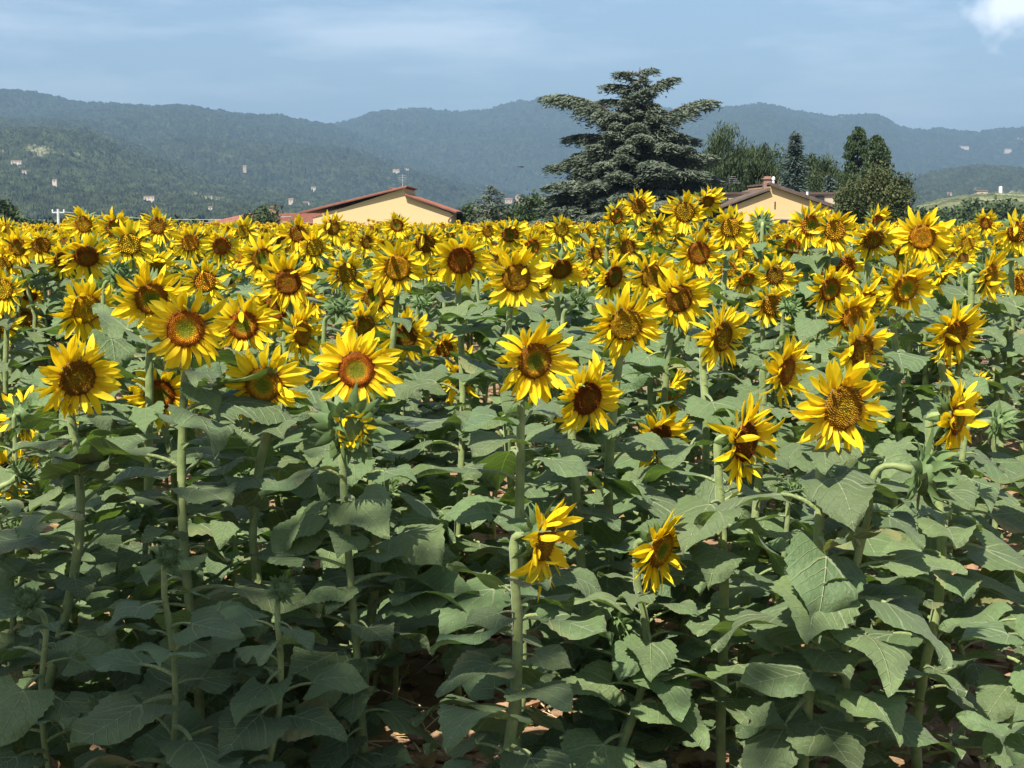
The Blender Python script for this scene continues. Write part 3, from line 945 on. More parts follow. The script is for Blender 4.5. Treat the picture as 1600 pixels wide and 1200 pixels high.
# the large cedar
def cedar(name, label, base, height, limbs, seed, material, tuft=.30, dens=1.0, lean=0.0, trunk_r=.42):
    rng = np.random.default_rng(seed)
    root = link(name, None, mx=Matrix.Translation(base))
    m = MB()
    tp = [Vector((lean * (t ** 1.5), 0, height * t)) for t in np.linspace(-.02, 1, 9)]
    m.tube(tp, [trunk_r * (1 - .93 * t) for t in np.linspace(0, 1, 9)], 9)
    P, AX, BX = [], [], []

    def trunk_at(z):
        t = max(0, min(1, z / height)); return Vector((lean * t ** 1.5, 0, z))
    for (z, az, ln, rise, droop) in limbs:
        s = trunk_at(z)
        d = Vector((math.cos(az), math.sin(az), 0)); side = Vector((-d.y, d.x, 0))
        npt = 9
        pts = []
        wob = rng.uniform(-.12, .12)
        for i in range(npt):
            t = i / (npt - 1)
            pts.append(s + d * (ln * t) + side * (ln * wob * math.sin(t * 3)) + Vector((0, 0, ln * (rise * math.sin(t * 1.7) - droop * t * t))))
        r0 = .035 + ln * .022
        m.tube(pts, [r0 * (1 - .88 * i / (npt - 1)) for i in range(npt)], 6)
        nb = int(ln * 8.5 * dens) + 5
        for b in range(nb):
            t = .18 + .82 * (b + rng.uniform(0, 1)) / nb
            k = min(npt - 2, int(t * (npt - 1))); fr = t * (npt - 1) - k
            o = pts[k].lerp(pts[k + 1], fr)
            sgn = 1 if b % 2 else -1
            bl = ln * (.10 + .34 * (1 - t) ** .7) * rng.uniform(.6, 1.15) * min(1, .45 + t * 1.6)
            bd = (side * sgn * rng.uniform(.6, 1.0) + d * rng.uniform(.35, .9)).normalized()
            if t > .93:
                bd = d; bl = ln * .1
            nt = max(3, int(bl * 13 * dens))
            for q in range(nt):
                u = (q + rng.uniform(0, 1)) / nt
                pp = o + bd * (bl * u) + Vector((rng.normal() * .07, rng.normal() * .07, -.34 * bl * u * u - abs(rng.normal()) * .24 + .06))
                a = (bd + Vector((rng.normal() * .45, rng.normal() * .45, rng.normal() * .18 - .22))).normalized()
                P.append(pp); AX.append(a * tuft * rng.uniform(.55, 1.2))
                bb = a.cross(Vector((rng.normal() * .5, rng.normal() * .5, 1))).normalized()
                BX.append(bb * tuft * rng.uniform(.14, .30))
    link("trunk", m.mesh("trunk", [M['bark']], True), root)
    link("crown", quads_mesh("crown", np.array(P), np.array(AX), np.array(BX), [material]), root)
    tag(root, label, "tree")
    return root


YC = 98.0
ctop, cbase = unproject(1000, 105, YC), unproject(990, 335, YC)
CH = ctop.z - HB
mpp = YC / FPX                                     # metres per photo pixel at the cedar
rng = np.random.default_rng(5)
limbs = []
def zpy(py): return unproject(990, py, YC).z - HB
# limbs that draw the outline: (photo height at trunk, length, side)
for py, lpx, side, rise, droop in ((112, 30, 1, .25, .15), (118, 42, -1, .2, .15), (140, 58, -1, .2, .1), (150, 60, 1, .45, .0), (165, 66, -1, .22, .1), (185, 60, -1, .15, .1),
                                   (205, 140, -1, .42, .03), (212, 118, 1, .42, -.02), (232, 112, -1, .28, .12), (225, 100, 1, .2, .12), (250, 108, -1, .15, .15), (262, 118, 1, .25, .1),
                                   (270, 132, -1, .2, .12), (288, 138, 1, .2, .12), (300, 140, -1, .2, .14), (318, 150, 1, .15, .12), (322, 140, -1, .15, .16), (345, 160, -1, .12, .14), (345, 165, 1, .12, .14)):
    limbs.append((zpy(py), (0 if side > 0 else math.pi) + rng.uniform(-.3, .3), lpx * mpp, rise, droop))
for i in range(126):
    py = 112 + 270 * (i / 125) ** .85
    prof = np.interp(py, [105, 130, 170, 200, 240, 280, 330, 400], [7, 20, 38, 64, 94, 118, 138, 148])
    limbs.append((zpy(py), i * 2.399 + rng.uniform(-.3, .3), prof * mpp * rng.uniform(.72, 1.02), rng.uniform(.05, .40), rng.uniform(.02, .22)))
cedar("cedar_tree", "huge spreading blue-green cedar with tiered limbs beside the peach house", (cbase.x, YC, HB), CH, limbs, 9, M['cedar'], lean=ctop.x - cbase.x, dens=1.9, tuft=.23)

# small cedar by the cream house
YS = 112.0
st_ = unproject(765, 288, YS); H2 = st_.z - HB
lm = []
rng = np.random.default_rng(15)
for i in range(34):
    z = H2 * (.25 + .72 * i / 33)
    lm.append((z, i * 2.399, (.5 + 2.9 * (1 - (z / H2)) ** .8) * rng.uniform(.7, 1.1), .25, .12))
cedar("cedar_tree", "small thin cedar with bent top growing by the cream house", (st_.x - .6, YS, HB), H2, lm, 19, M['cedar'], tuft=.24, dens=.9, lean=.9, trunk_r=.2)


def T(name, label, px, ptop, y, wpx, hpx, material, shape='round', nclump=130, per=16, leaf=.22, zc_frac=None, **kw):
    top = unproject(px, ptop, y)
    b = bz(top.x, y)
    h = top.z - b
    rx = wpx / 2 * y / FPX
    rz = hpx / 2 * y / FPX
    return generic_tree(name, label, (top.x, y, b), h, rx, rz, material, nclump, per, leaf, shape=shape, **kw)


T("pine_tree", "pine with upright tufted shoots next to the great cedar", 1128, 203, 106, 66, 170, M['pine'], 'pine', 210, 60, .18, aspect=.20, spread=.28)
T("pine_tree", "broad dark pine rising behind the chimney of the peach house", 1186, 226, 110, 66, 150, M['pine'], 'pine', 240, 60, .18, aspect=.20, spread=.28)
T("spruce_tree", "blue-green spruce with tiered cone crown behind the peach house", 1243, 216, 104, 120, 230, M['spruce'], 'cone', 420, 20, .24, aspect=.2, spread=.16)
T("pine_tree", "small dark pine between spruce and poplars", 1287, 250, 108, 46, 110, M['pine'], 'pine', 120, 34, .18, aspect=.20, spread=.26)
T("spruce_tree", "low pale spruce top peeping over the rear wing", 1297, 283, 101, 46, 90, M['spruce'], 'cone', 110, 16, .25, aspect=.2, spread=.16)
T("pine_tree", "yellowish pine at the foot of the poplars", 1320, 262, 109, 30, 110, M['green_tree'], 'pine', 90, 18, .24, aspect=.2, spread=.24)
for px, pt, y, w in ((1150, 246, 118, 76), (1212, 240, 120, 76), (1264, 244, 118, 60), (1306, 262, 119, 50)):
    T("pine_tree", "dark dense conifer filling the row behind the peach house", px, pt, y, w, 110, M['pine'], 'round', 140, 30, .22, aspect=.25, spread=.35, group="dark conifers filling the row behind the peach house")
T("poplar_tree", "taller dense columnar poplar with pointed top", 1341, 203, 116, 40, 180, M['poplar'], 'column', 340, 40, .12, aspect=.55, spread=.13)
T("poplar_tree", "shorter broad columnar poplar with rounded top", 1371, 216, 114, 44, 170, M['poplar'], 'column', 340, 40, .12, aspect=.55, spread=.13)
T("walnut_tree", "round dense walnut tree with olive leaves beside the peach house", 1366, 267, 86, 102, 130, M['walnut'], 'round', 480, 46, .105, aspect=.55, spread=.24)
T("pine_tree", "dark conifer half hidden behind the great cedar", 1085, 240, 112, 70, 130, M['pine'], 'pine', 150, 34, .20, aspect=.20, spread=.28)
T("bushy_tree", "bushy round tree standing in front of the red hip roof", 413, 322, 108, 56, 70, M['pine'], 'round', 110, 22, .20, aspect=.4, spread=.24)
T("bushy_tree", "low bushy tree between small cedar and great cedar", 842, 303, 118, 62, 80, M['green_tree'], 'round', 130, 20, .22, aspect=.5, spread=.3)
T("bushy_tree", "low bushy tree under the small thin cedar", 742, 326, 116, 60, 46, M['green_tree'], 'round', 90, 20, .22, aspect=.5, spread=.3)
T("bushy_tree", "low bushy tree in the gap before the bell tower", 795, 324, 135, 60, 40, M['pine'], 'round', 90, 18, .24, aspect=.5, spread=.3)
T("bushy_tree", "dark tree rising over the flowers far from the houses", 2, 320, 120, 40, 56, M['pine'], 'round', 90, 20, .24, aspect=.5, spread=.3)
far_trees = [(38, 346, 150, 60, 34), (95, 348, 165, 70, 30), (165, 347, 170, 70, 30), (230, 346, 160, 70, 32), (290, 347, 150, 60, 30)]
for i, (px, pt, y, w, hh) in enumerate(far_trees):
    T("bushy_tree", "low dark tree in the row below the green hillside", px, pt, y, w, hh, M['pine'], 'round', 50, 16, .4, aspect=.5, spread=.45, group="low trees below the green hillside")
for i, (px, pt, y, w, hh) in enumerate([(1440, 330, 230, 60, 40), (1478, 326, 260, 56, 44), (1520, 318, 250, 62, 60), (1556, 316, 240, 58, 60), (1596, 320, 255, 64, 56), (1650, 318, 250, 64, 56)]):
    T("bushy_tree", "dark rounded tree in the row below the pale meadow", px, pt, y, w, hh, M['green_tree'], 'round', 70, 18, .5, aspect=.5, spread=.6, group="trees in the row below the meadow")
# green crop strip beyond the sunflowers
n = 9000
pos = np.stack([RNG.uniform(28, 75, n), RNG.uniform(120, 150, n), np.zeros(n)], 1)
pos[:, 2] = HB + RNG.uniform(0, 1, n) ** .5 * 3.6
pos[:, 2] += (vnoise(pos[:, 0] * .8, pos[:, 1] * .8, 8) - .5) * .6
ax = rand_unit(n); ax[:, 2] = np.abs(ax[:, 2]) + .4; ax /= np.linalg.norm(ax, axis=1, keepdims=True)
bx = np.cross(ax, rand_unit(n)); bx /= np.linalg.norm(bx, axis=1, keepdims=True)
o = link("crop", quads_mesh("crop", pos, ax * .42, bx * .16, [M['crop']]))
tag(o, "tall green crop standing beyond the sunflowers under the dark tree row", "crop", kind='stuff')

# bird
p = unproject(815, 261, 45)
root = link("bird", None, mx=Matrix.Translation(p) @ Matrix.Rotation(.3, 4, 'Z'))
m = MB(); m.tube([(-.075, 0, 0), (-.05, 0, .004), (-.01, 0, .006), (.04, 0, .004), (.07, 0, .006), (.085, 0, .004)], [.004, .012, .019, .016, .012, .003], 8)
link("body", m.mesh("bird_body", [M['bird']], True), root)
for s in (-1, 1):
    m = MB()
    rows = [[(.035 - .02 * k, s * (.012 + .045 * k), .01 + .012 * math.sin(k)), (-.02 - .028 * k, s * (.012 + .04 * k), .008 + .010 * math.sin(k))] for k in range(4)]
    m.grid(rows); m.grid([[(a[0], a[1], a[2] - .003) for a in r] for r in rows], flip=True)
    link("wing", m.mesh("bird_wing", [M['bird']]), root)
m = MB(); m.grid([[(-.07, -.008, .002), (-.07, .008, .002)], [(-.12, -.022, .002), (-.12, .022, .002)]]); m.grid([[(-.07, -.008, -.001), (-.07, .008, -.001)], [(-.12, -.022, -.001), (-.12, .022, -.001)]], flip=True)
link("tail", m.mesh("bird_tail", [M['bird']]), root)
tag(root, "tiny dark bird gliding before the blue mountain", "bird")


# roadside tree behind the viewpoint whose shade falls over the first plants
def shade_tree():
    root = link("roadside_tree", None, mx=Matrix.Translation((-4.35, -2.55, 0)))
    m = MB()
    m.tube([(0, 0, -.2), (.05, .05, 2.2), (.2, .2, 4.2), (.5, .6, 6.2)], [.24, .19, .16, .08], 10)
    cen = Vector((0.45, 0.45, 7.2))
    cl = []
    for k in range(420):
        u = rand_unit(1)[0] * RNG.uniform(.2, 1) ** .5
        cl.append((cen.x + u[0] * 2.4, cen.y + u[1] * 2.0, cen.z + u[2] * 1.2))
    for k in range(14):
        s = Vector((.2, .2, 4.2)).lerp(Vector((.5, .6, 6.2)), k / 14); q = Vector(cl[k])
        m.tube([s, s.lerp(q, .5) + Vector((0, 0, .3)), q], [.07, .045, .015], 6)
    link("trunk", m.mesh("trunk", [M['bark']], True), root)
    pos = crown_points(cl, 42, .25)
    ax = rand_unit(len(pos)); bx = np.cross(ax, rand_unit(len(pos))); bx /= np.linalg.norm(bx, axis=1, keepdims=True)
    link("crown", quads_mesh("crown", pos, ax * .085, bx * .05, [M['green_tree']]), root)
    tag(root, "leafy roadside tree behind the viewpoint shading the first sunflowers", "tree")


shade_tree()


# ------------------------------------------------------------------ sunflower parts
def leaf_mesh(name, hi, seed):
    r = random.Random(seed)
    m = MB()
    nr, ncol = (25, 7) if hi else (9, 5)
    pet = r.uniform(.42, .62)                                    # petiole length / blade length
    rise = r.uniform(.35, .75)
    pp = []
    for i in range(6 if hi else 4):
        t = i / (5 if hi else 3)
        pp.append(Vector((pet * t * math.cos(rise * .5), 0, pet * (rise * t - rise * .62 * t * t))))
    m.tube(pp, [.030 - .011 * i / (len(pp) - 1) for i in range(len(pp))], 6 if hi else 4, 1, cap=False)
    o = pp[-1]
    a0 = r.uniform(.45, -.40); a1 = r.uniform(-.05, -1.0)     # blade pitch at base and tip
    fold = r.uniform(-.05, .45); wav = r.uniform(.04, .11); tw = r.uniform(-.8, .8)
    vw = [(0, .30), (.08, .41), (.2, .475), (.32, .445), (.45, .375), (.6, .275), (.75, .17), (.88, .075), (.96, .025), (1, .0)]
    rows, uvs = [], []
    x = z = 0.0
    ph = r.uniform(0, 6)
    prev = 0
    for i in range(nr):
        t = i / (nr - 1)
        pitch = a0 + (a1 - a0) * t
        x += math.cos(pitch) * (t - prev); z += math.sin(pitch) * (t - prev); prev = t
        w = np.interp(t, [q[0] for q in vw], [q[1] for q in vw])
        ser = 1 + ((.045 if i % 2 else -.035) + r.uniform(-.025, .025)) * (1 if hi else .6)
        row, uv = [], []
        for j in range(ncol):
            u = -1 + 2 * j / (ncol - 1)
            ww = w * (ser if abs(u) > .99 else 1)
            back = .20 * (abs(u) ** 1.6) * (1 - t) ** 2.2
            yy = u * ww
            lift = fold * abs(yy) - .55 * fold * yy * yy / .3 + wav * abs(u) ** 1.5 * math.sin(ph + t * 9 + u * 2)
            lift += tw * yy * t * .5
            px_ = x - back
            row.append((o.x + px_ - math.sin(pitch) * lift, yy, o.z + z + math.cos(pitch) * lift - .10 * back))
            uv.append((.5 + yy, .2 + .8 * (t - back)))
        rows.append(row); uvs.append(uv)
    m.grid(rows, 0, uvs)
    return m


LEAF_HI = [leaf_mesh("l", True, s) for s in range(16)]
LEAF_LO = [leaf_mesh("l", False, s + 50) for s in range(12)]
LEAF_HI_ME = [l.mesh("leaf", [M['leaf'], M['stem']], True) for l in LEAF_HI]
LEAF_LO_ME = [l.mesh("leaf", [M['leaf'], M['stem']], True) for l in LEAF_LO]


def petal_mb(seed, hi=True):
    r = random.Random(seed)
    m = MB()
    nr, ncol = (7, 5) if hi else (4, 3)
    Lp, Wp = r.uniform(.060, .078), r.uniform(.0080, .0112)
    curl = r.uniform(-.9, 1.1); tw = r.uniform(-.5, .5); sway = r.uniform(-.28, .28); fold = r.uniform(.15, .6)
    rows, uvs = [], []
    x = z = prev = 0.0
    for i in range(nr):
        t = i / (nr - 1)
        a = curl * (t ** 1.3) * .9 + r.uniform(-.06, .06)
        x += math.cos(a) * (t - prev) * Lp; z += math.sin(a) * (t - prev) * Lp; prev = t
        w = Wp * np.interp(t, [0, .15, .4, .65, .85, .95, 1], [.5, .82, 1, .93, .58, .28, .02])
        row, uv = [], []
        for j in range(ncol):
            u = -1 + 2 * j / (ncol - 1)
            yy = u * w
            zz = z + fold * abs(yy) + (.0012 if (j % 2 and hi) else 0) + tw * yy * t
            row.append((x - math.sin(a) * 0, yy + sway * Lp * t * t, zz)); uv.append((.5 + .5 * u, t))
        rows.append(row); uvs.append(uv)
    m.grid(rows, 0, uvs)
    return m


PETAL = [petal_mb(s) for s in range(14)]
PETAL_ME = [p.mesh("petal", [M['petal']], True) for p in PETAL]
PETAL_LO = [petal_mb(s + 30, False) for s in range(10)]
DR = .050                                                        # disc radius


def petal_layout(r, n_out=26, n_in=20, mood=0.0):
    res = []
    for ring, n in ((0, n_out), (1, n_in)):
        for k in range(n):
            if r.random() < .04:
                continue
            a = 2 * math.pi * (k + .5 * ring + r.uniform(-.28, .28)) / n
            up = max(0, math.sin(a))                              # petals above the disc lean forward
            tilt = (r.gauss(-.05, .16) if ring == 0 else r.gauss(.26, .2)) + .32 * up * r.uniform(.2, 1) + mood
            if r.random() < .05:
                tilt += r.uniform(.6, 1.3)                        # a petal folded over the face
            s = r.uniform(.76, 1.20) * (1.0 if ring == 0 else .90)
            mx = (Matrix.Rotation(a, 4, 'Z') @ Matrix.Translation((DR * (.99 - .05 * ring), 0, .002 + .004 * ring))
                  @ Matrix.Rotation(-tilt, 4, 'Y') @ Matrix.Rotation(r.gauss(0, .5), 4, 'X') @ Matrix.Rotation(r.gauss(0, .16), 4, 'Z') @ Matrix.Scale(s, 4))
            res.append(mx)
    return res


def petal_ring(seed, lo=True, mood=0.0):
    r = random.Random(seed)
    m = MB()
    for mx in petal_layout(r, 24, 17, mood):
        m.add(r.choice(PETAL_LO), mx)
    return m.mesh("petal_ring", [M['petal']], True)


RING_ME = [petal_ring(s, mood=md) for s, md in enumerate((0, 0, .1, .15, -.1, .25, .05, -.05))]


def disc_mesh(seed, kind, hi):
    r = random.Random(seed)
    m = MB()

    def colour(q):
        if kind == 'young':      # green centre, ring of opening florets
            return np.array([np.interp(q, [0, .40, .52, .62, .80, 1], [.13, .24, .62, .50, .30, .52]),
                             np.interp(q, [0, .40, .52, .62, .80, 1], [.19, .25, .33, .19, .10, .17]),
                             np.interp(q, [0, .40, .52, .62, .80, 1], [.010, .010, .010, .008, .006, .006])])
        if kind == 'ochre':      # most florets open, pollen coloured
            return np.array([np.interp(q, [0, .25, .4, .8, 1], [.30, .36, .62, .52, .26]),
                             np.interp(q, [0, .25, .4, .8, 1], [.22, .19, .31, .25, .11]),
                             np.interp(q, [0, .25, .4, .8, 1], [.012, .008, .008, .008, .006])])
        return np.array([np.interp(q, [0, .3, .45, .7, 1], [.16, .46, .34, .22, .42]),     # dark
                         np.interp(q, [0, .3, .45, .7, 1], [.14, .21, .14, .075, .15]),
                         np.interp(q, [0, .3, .45, .7, 1], [.010, .008, .006, .006, .006])])

    def hz(q):
        return .012 * (1 - q ** 3) + .006 * math.exp(-((q - .72) / .18) ** 2) - .004 * math.exp(-(q / .35) ** 2) * (kind == 'young') + .004 * (kind == 'ochre') * (1 - q * q)
    rings, seg = (7, 20) if hi else (5, 12)
    b = m.verts([(0, 0, hz(0))]); m.c[b] = colour(0)
    for i in range(1, rings + 1):
        q = i / rings
        for k in range(seg):
            a = 2 * math.pi * k / seg
            j = m.verts([(DR * q * math.cos(a), DR * q * math.sin(a), hz(q))]); m.c[j] = colour(q) * .8
    for k in range(seg):
        m.face((b, b + 1 + k, b + 1 + (k + 1) % seg))
    for i in range(rings - 1):
        for k in range(seg):
            a0 = b + 1 + i * seg + k; a1 = b + 1 + i * seg + (k + 1) % seg
            m.face((a0, a0 + seg, a1 + seg, a1))
    n = 420 if hi else 110
    for k in range(n):
        q = math.sqrt((k + .5) / n) * .985
        a = k * 2.39996
        c = Vector((DR * q * math.cos(a), DR * q * math.sin(a), hz(q) - .0006))
        open_ = q > .55 if kind == 'young' else True
        hgt = (.0052 if open_ else .0028) * r.uniform(.6, 1.25) * (1 if hi else 1.4)
        wd = DR * .95 / math.sqrt(n) * r.uniform(.75, 1.0)
        tip = c + Vector((math.cos(a) * .002 * q, math.sin(a) * .002 * q, hgt)) + Vector((r.gauss(0, .0006), r.gauss(0, .0006), 0))
        col = colour(q) * r.uniform(.55, 1.35)
        tcol = col * 1.25 + (np.array([.16, .085, .004]) if open_ and r.random() < .45 else 0)
        ix = []
        for e in range(4):
            aa = a + math.pi / 4 + e * math.pi / 2
            ix.append(m.verts([c + Vector((math.cos(aa) * wd, math.sin(aa) * wd, 0))])); m.c[ix[-1]] = col
        it = m.verts([tip]); m.c[it] = tcol
        for e in range(4):
            m.face((ix[e], ix[(e + 1) % 4], it))
    return m.mesh("disc", [M['disc']], False)


DISC_HI = {k: disc_mesh(1, k, True) for k in ('young', 'ochre', 'dark')}
DISC_LO = {k: disc_mesh(2, k, False) for k in ('young', 'ochre', 'dark')}


def bract_mb(r, L, W, bend):
    m = MB()
    rows = []
    x = z = prev = 0
    for i in range(5):
        t = i / 4
        a = bend * t
        x += math.cos(a) * (t - prev) * L; z += math.sin(a) * (t - prev) * L; prev = t
        w = W * np.interp(t, [0, .3, .6, .85, 1], [.7, 1, .6, .18, .02])
        rows.append([(x, -w, z - .25 * w), (x, 0, z + .1 * w), (x, w, z - .25 * w)])
    m.grid(rows)
    return m


def back_mesh(seed):
    """green receptacle behind the disc"""
    m = MB()
    prof = [(.011, -.040), (.020, -.034), (.036, -.022), (.047, -.010), (.051, .001), (.047, .004)]
    rows = [[(r_ * math.cos(a), r_ * math.sin(a), z_) for a in np.linspace(0, 2 * math.pi, 15)] for r_, z_ in prof]
    m.grid(rows, 0)
    return m.mesh("head", [M['bract']], True)


def bract_ring(seed, n1=15, n2=13):
    r = random.Random(seed)
    m = MB()
    for n, z, rad, el in ((n1, -.006, .047, .15), (n2, -.018, .040, .0), (9, -.028, .030, -.2)):
        for k in range(n):
            a = 2 * math.pi * (k + r.uniform(-.3, .3)) / n
            b = bract_mb(r, r.uniform(.035, .058), r.uniform(.007, .011), r.uniform(-1.2, .6))
            m.add(b, Matrix.Rotation(a, 4, 'Z') @ Matrix.Translation((rad, 0, z)) @ Matrix.Rotation(-el + r.gauss(0, .22), 4, 'Y') @ Matrix.Rotation(r.gauss(0, .3), 4, 'X'))
    return m.mesh("bract_ring", [M['bract']], True)


BACK_ME = back_mesh(0)
BRACT_ME = [bract_ring(s) for s in range(4)]


def bud_mesh(seed, opening):
    """closed head: layers of pointed bracts over a green ball"""
    r = random.Random(seed)
    m = MB()
    rows = []
    for i in range(7):
        th = -math.pi / 2 + math.pi * i / 6
        rows.append([(.033 * math.cos(th) * math.cos(a), .033 * math.cos(th) * math.sin(a), .020 * math.sin(th) + .0) for a in np.linspace(0, 2 * math.pi, 11)])
    m.grid(rows, 0)
    n = 46
    for k in range(n):
        t = (k + .5) / n
        el = -1.0 + 2.1 * t                                        # from the back to the front
        a = k * 2.39996
        rad = .034 * math.cos(el * .8)
        z = .020 * math.sin(el) + .002
        b = bract_mb(r, r.uniform(.034, .058) * (1.05 - .45 * t), r.uniform(.008, .0125) * (1.1 - .5 * t), r.uniform(.1, 1.2) if t > .4 else r.uniform(-.9, .6))
        up = el * .75 + .35 + (opening * .3)
        m.add(b, Matrix.Rotation(a, 4, 'Z') @ Matrix.Translation((rad * .85, 0, z)) @ Matrix.Rotation(-up, 4, 'Y') @ Matrix.Rotation(r.gauss(0, .3), 4, 'X'))
    return m.mesh("bud", [M['bract']], True)


BUD_ME = [bud_mesh(s, o) for s, o in ((1, 0), (2, 1), (3, .4))]


def bud_petals(seed):
    r = random.Random(seed)
    m = MB()
    for k in range(26):
        a = 2 * math.pi * k / 26 + r.uniform(-.1, .1)
        m.add(r.choice(PETAL_LO), Matrix.Rotation(a, 4, 'Z') @ Matrix.Translation((.020, 0, .012)) @ Matrix.Rotation(-r.uniform(.9, 1.5), 4, 'Y') @ Matrix.Scale(r.uniform(.30, .48), 4))
    return m.mesh("young_petal_tuft", [M['petal']], True)


BUDPET_ME = bud_petals(4)


# ------------------------------------------------------------------ sunflower list (photo x, y, apparent diameter, facing, nod, disc, label)
# facing: 0 looks at the viewpoint, positive turns towards the cream-to-peach-house side (+x)
H = []
def S(px, py, size, yaw=15, nod=8, disc='dark', label=None, kind='flower', D=.222, leaves=True):
    H.append(dict(px=px, py=py, size=size, yaw=yaw, nod=nod, disc=disc, label=label, kind=kind, D=D))


S(290, 513, 138, 14, 4, 'young', "bright open sunflower with green centre, stem-crossed small bloom directly below it")
S(380, 508, 108, 14, 6, 'young', "sunflower with round green centre overlapping the brightest open bloom")
S(236, 466, 118, 20, 16, 'young', "dull shaded sunflower half hidden behind the brightest open bloom")
S(133, 482, 108, 38, 12, 'ochre', "sunflower with ochre disc crossed by a small leaf tip")
S(120, 590, 136, 34, 12, 'dark', "shaded sunflower with one petal folded across its brown disc")
S(250, 616, 112, 8, 6, 'young', "low sunflower whose face is crossed by a neighbour's stem")
S(412, 600, 134, -4, 14, 'young', "drooping shaded sunflower with large dark green disc")
S(557, 578, 134, 6, -2, 'young', "open sunflower with orange ringed green disc above the dark half-open bud")
S(632, 526, 92, 20, 12, 'dark', "smaller sunflower with striped brown disc behind the orange ringed bloom")
S(568, 508, 84, 25, 20, 'dark', "sunflower peeping over the orange ringed bloom")
S(694, 545, 64, 20, 12, 'dark', "small sunflower with dark green striped disc in the leafy gap")
S(722, 588, 92, 46, 10, 'dark', "ragged sunflower partly covered by young leaves")
S(834, 563, 138, 28, 8, 'young', "large sunflower with small curled petal over its green and brown disc")
S(916, 622, 128, 34, 12, 'dark', "sunflower with one petal folded onto its disc, below a large open bloom")
S(977, 506, 122, 10, 16, 'ochre', "large ochre-disced sunflower with long petal shadows in the middle of the field")
S(1060, 466, 104, 14, 10, 'dark', "sunflower with reddish disc touching the large ochre-disced bloom")
S(1126, 526, 112, 44, 8, 'dark', "sunflower with narrow brown disc turned sideways behind the dark-backed bloom")
S(1226, 578, 118, 54, 8, 'dark', "ragged sunflower turned sideways with brown disc")
S(1048, 618, 92, 62, 6, 'young', "sunflower showing green bracts at its edge above another head")
S(1028, 682, 108, 30, 20, 'dark', "drooping sunflower tucked under the green-bracted head")
S(1162, 690, 150, 50, 4, 'dark', "big sunflower facing sideways with dark green bracts on a thick shaded stem", D=.245)
S(1316, 636, 172, 26, 6, 'dark', "largest ragged sunflower with long loose petals and bee-specked disc", D=.25)
S(1344, 545, 112, 30, 14, 'dark', "sunflower directly behind the largest ragged bloom")
S(1330, 496, 94, 26, 16, 'ochre', "sunflower peeping above the pair with the largest bloom")
S(1492, 654, 128, 54, 6, 'young', "sunflower turned sideways above the big green closed head")
S(1522, 612, 72, 64, 10, 'dark', "small sunflower behind the sideways bloom above the green closed head")
S(1476, 562, 92, 66, 8, 'young', "sunflower with green bracts showing, hanging below a messy pair")
S(1492, 520, 104, 24, 20, 'dark', "messy upper sunflower of a pair with shadowed disc")
S(848, 845, 158, 66, 8, 'dark', "low ragged sunflower seen nearly from the side among lower leaves")
S(1030, 858, 140, 50, 14, 'young', "low sunflower half hidden by stems and dark leaves")
S(956, 770, 62, 20, 10, 'dark', "small low sunflower behind pale stalks", D=.15)
S(16, 740, 92, 12, 4, 'dark', "low sunflower with a green bud standing before it")
S(152, 672, 78, 40, 14, 'dark', "low sunflower mostly hidden behind broad leaves")
S(36, 648, 92, 170, 10, 'dark', "drooping sunflower seen from behind with hanging petals")
S(806, 434, 106, 16, 12, 'ochre', "sunflower with bulging greenish ochre disc")
S(720, 406, 102, 12, 18, 'dark', "sunflower with dark vertical shadow stripes on its disc")
S(621, 418, 96, 6, 10, 'ochre', "sunflower with round dark-rimmed disc on a straight stalk below the cream house")
S(545, 668, 110, 14, 2, 'dark', "dark shaded half-open sunflower head with yellow tuft", kind='bud_open', D=.17)
S(466, 1030, 62, 60, -35, 'dark', "bright green spiky bud opening upwards near the ground leaves", kind='bud_green', D=.105)
S(960, 980, 62, 0, 8, 'dark', "dark closed green bud on a low stalk", kind='bud', D=.105)
S(222, 812, 54, 10, 10, 'dark', "small dark closed bud among shaded leaves", kind='bud', D=.095)
S(1450, 742, 118, 70, 14, 'dark', "big pale green closed head hanging from a curved stalk", kind='bud', D=.17)
S(1562, 664, 64, 75, 10, 'dark', "small green closed head nodding sideways", kind='bud', D=.12)
S(36, 738, 52, 100, -40, 'dark', "small green bud standing before a low yellow bloom", kind='bud', D=.09)
NAMED = len(H)
